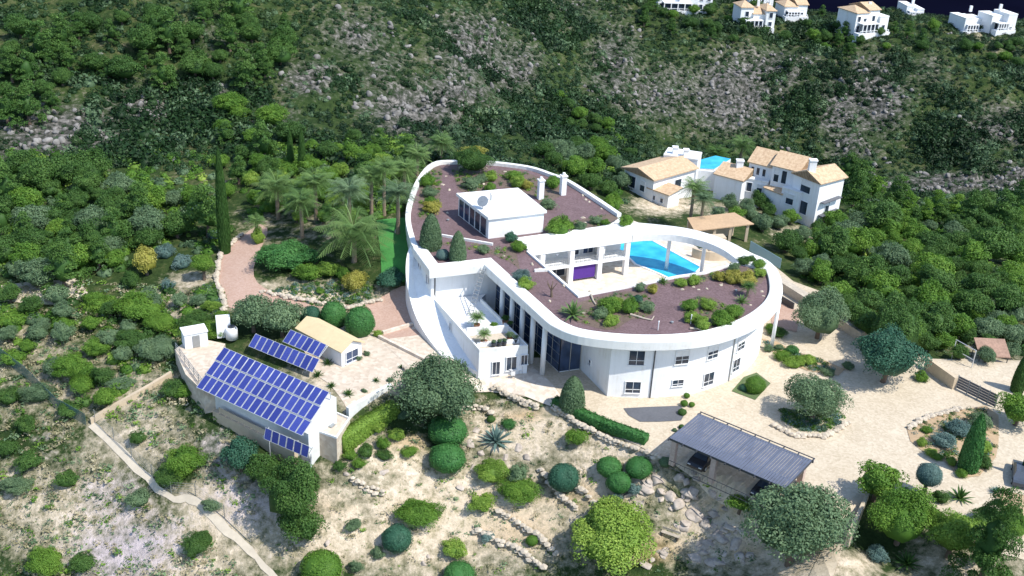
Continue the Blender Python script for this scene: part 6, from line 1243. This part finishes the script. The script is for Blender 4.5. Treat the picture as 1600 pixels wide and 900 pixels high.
scatter('undergrowth', xy, rs.uniform(.5, 1.6, n), rs.choice([0, 1, 1, 2, 3], n), [M['olive'], M['green'], M['broad'], M['bright']], .9, 60, 9, np.clip(.4+cl*1.5+rs.normal(0, .15, n), .03, .95))
XB = np.concatenate([np.stack([rs.uniform(min(p[0] for p in P), max(p[0] for p in P), 160), rs.uniform(min(p[1] for p in P), max(p[1] for p in P), 160)], -1) for P in BEDW]); kk = np.any([pip(XB[:, 0], XB[:, 1], P) for P in BEDW], 0); XB = XB[kk]; n = len(XB)
scatter('roof_ground_cover', XB, .12+.5*rs.rand(n)**2, rs.choice([0, 1, 2, 3], n), [M['olive'], M['green'], M['bright'], M['broad']], .7, 40, 12, np.clip(.5+rs.normal(0, .2, n), .05, .95), .6, .17, zc=7.72)
IB = [[tuple(G(a, b)[:2]) for a, b in p] for p in ([(1420,668),(1445,658),(1490,646),(1538,638),(1556,652),(1555,712),(1528,740),(1500,744),(1478,718),(1442,702)], [(1193,533),(1218,558),(1262,578),(1308,584),(1280,562),(1240,552)], [(1216,642),(1228,662),(1252,674),(1288,676),(1316,660),(1318,645)], [(352,470),(340,440),(322,445),(300,470),(320,500),(350,495)], [(418,455),(470,474),(545,486),(592,470),(575,440),(480,440)])]
XI = np.concatenate([np.stack([rs.uniform(min(p[0] for p in P), max(p[0] for p in P), 800), rs.uniform(min(p[1] for p in P), max(p[1] for p in P), 800)], -1) for P in IB]); kk = np.any([pip(XI[:, 0], XI[:, 1], P) for P in IB], 0); XI = XI[kk]; n = len(XI)
scatter('bed_ground_cover', XI, .12+.6*rs.rand(n)**2, rs.choice([0, 1, 2, 3], n), [M['olive'], M['green'], M['blue'], M['broad']], .7, 40, 13, np.clip(.5+rs.normal(0, .2, n), .05, .95), .6, .17)
# near slopes: dry tufts and small stones
N2 = 46000; xy = np.stack([rs.uniform(-75, 60, N2), rs.uniform(-45, 62, N2)], -1); zz = h(xy[:, 0], xy[:, 1]); q = np.stack([xy[:, 0], xy[:, 1], zz], -1)-CAM; d = q@FW; px = 800+F*(q@RT)/d; py = 450-F*(q@UP)/d
def inpx(poly): return pip(px, py, poly)
okm = inpx([(0,440),(140,440),(330,450),(340,520),(270,570),(320,640),(400,700),(400,905),(-20,905),(-20,440)]) | inpx([(500,735),(640,655),(700,660),(760,600),(860,640),(1045,725),(1180,800),(1180,905),(400,905),(420,850),(500,790)]) | inpx([(1330,400),(1620,380),(1620,560),(1450,550)])
cl = fbm(xy[:, 0]/5, xy[:, 1]/5, 3); dist_tr = np.min([np.hypot(xy[:, 0]-p[0], xy[:, 1]-p[1]) for p in tp], 0)
okm &= (dist_tr > 1.6) & (rs.rand(N2) < np.where(px < 500, .9, .55)+cl)
xy = xy[okm]; cl = cl[okm]; pxk = px[okm]; n = len(xy); print('tufts', n)
scatter('dry_ground_cover', xy, np.where(pxk < 420, .15+.85*rs.rand(n)**2, .12+.6*rs.rand(n)**3), rs.choice([0, 0, 1, 2, 2], n), [M['olive'], M['green'], foliage('straw_tufts', (.20, .19, .10), (.36, .33, .20), (.52, .47, .33))], .65, 26, 4, np.clip(.5+cl*1.5+rs.normal(0, .15, n), .05, .95), .35, .19)
Bu(1010,284,10,'magenta bougainvillea left of the small pink lean-to','bougain','loose',cat='creeper',name='bougainvillea'); Bu(1003,300,9,'magenta bougainvillea at the corner of the low neighbour house','bougain','loose',cat='creeper',name='bougainvillea'); Bu(1052,312,9,'magenta bougainvillea right of the small lean-to','bougain','loose',cat='creeper',name='bougainvillea')
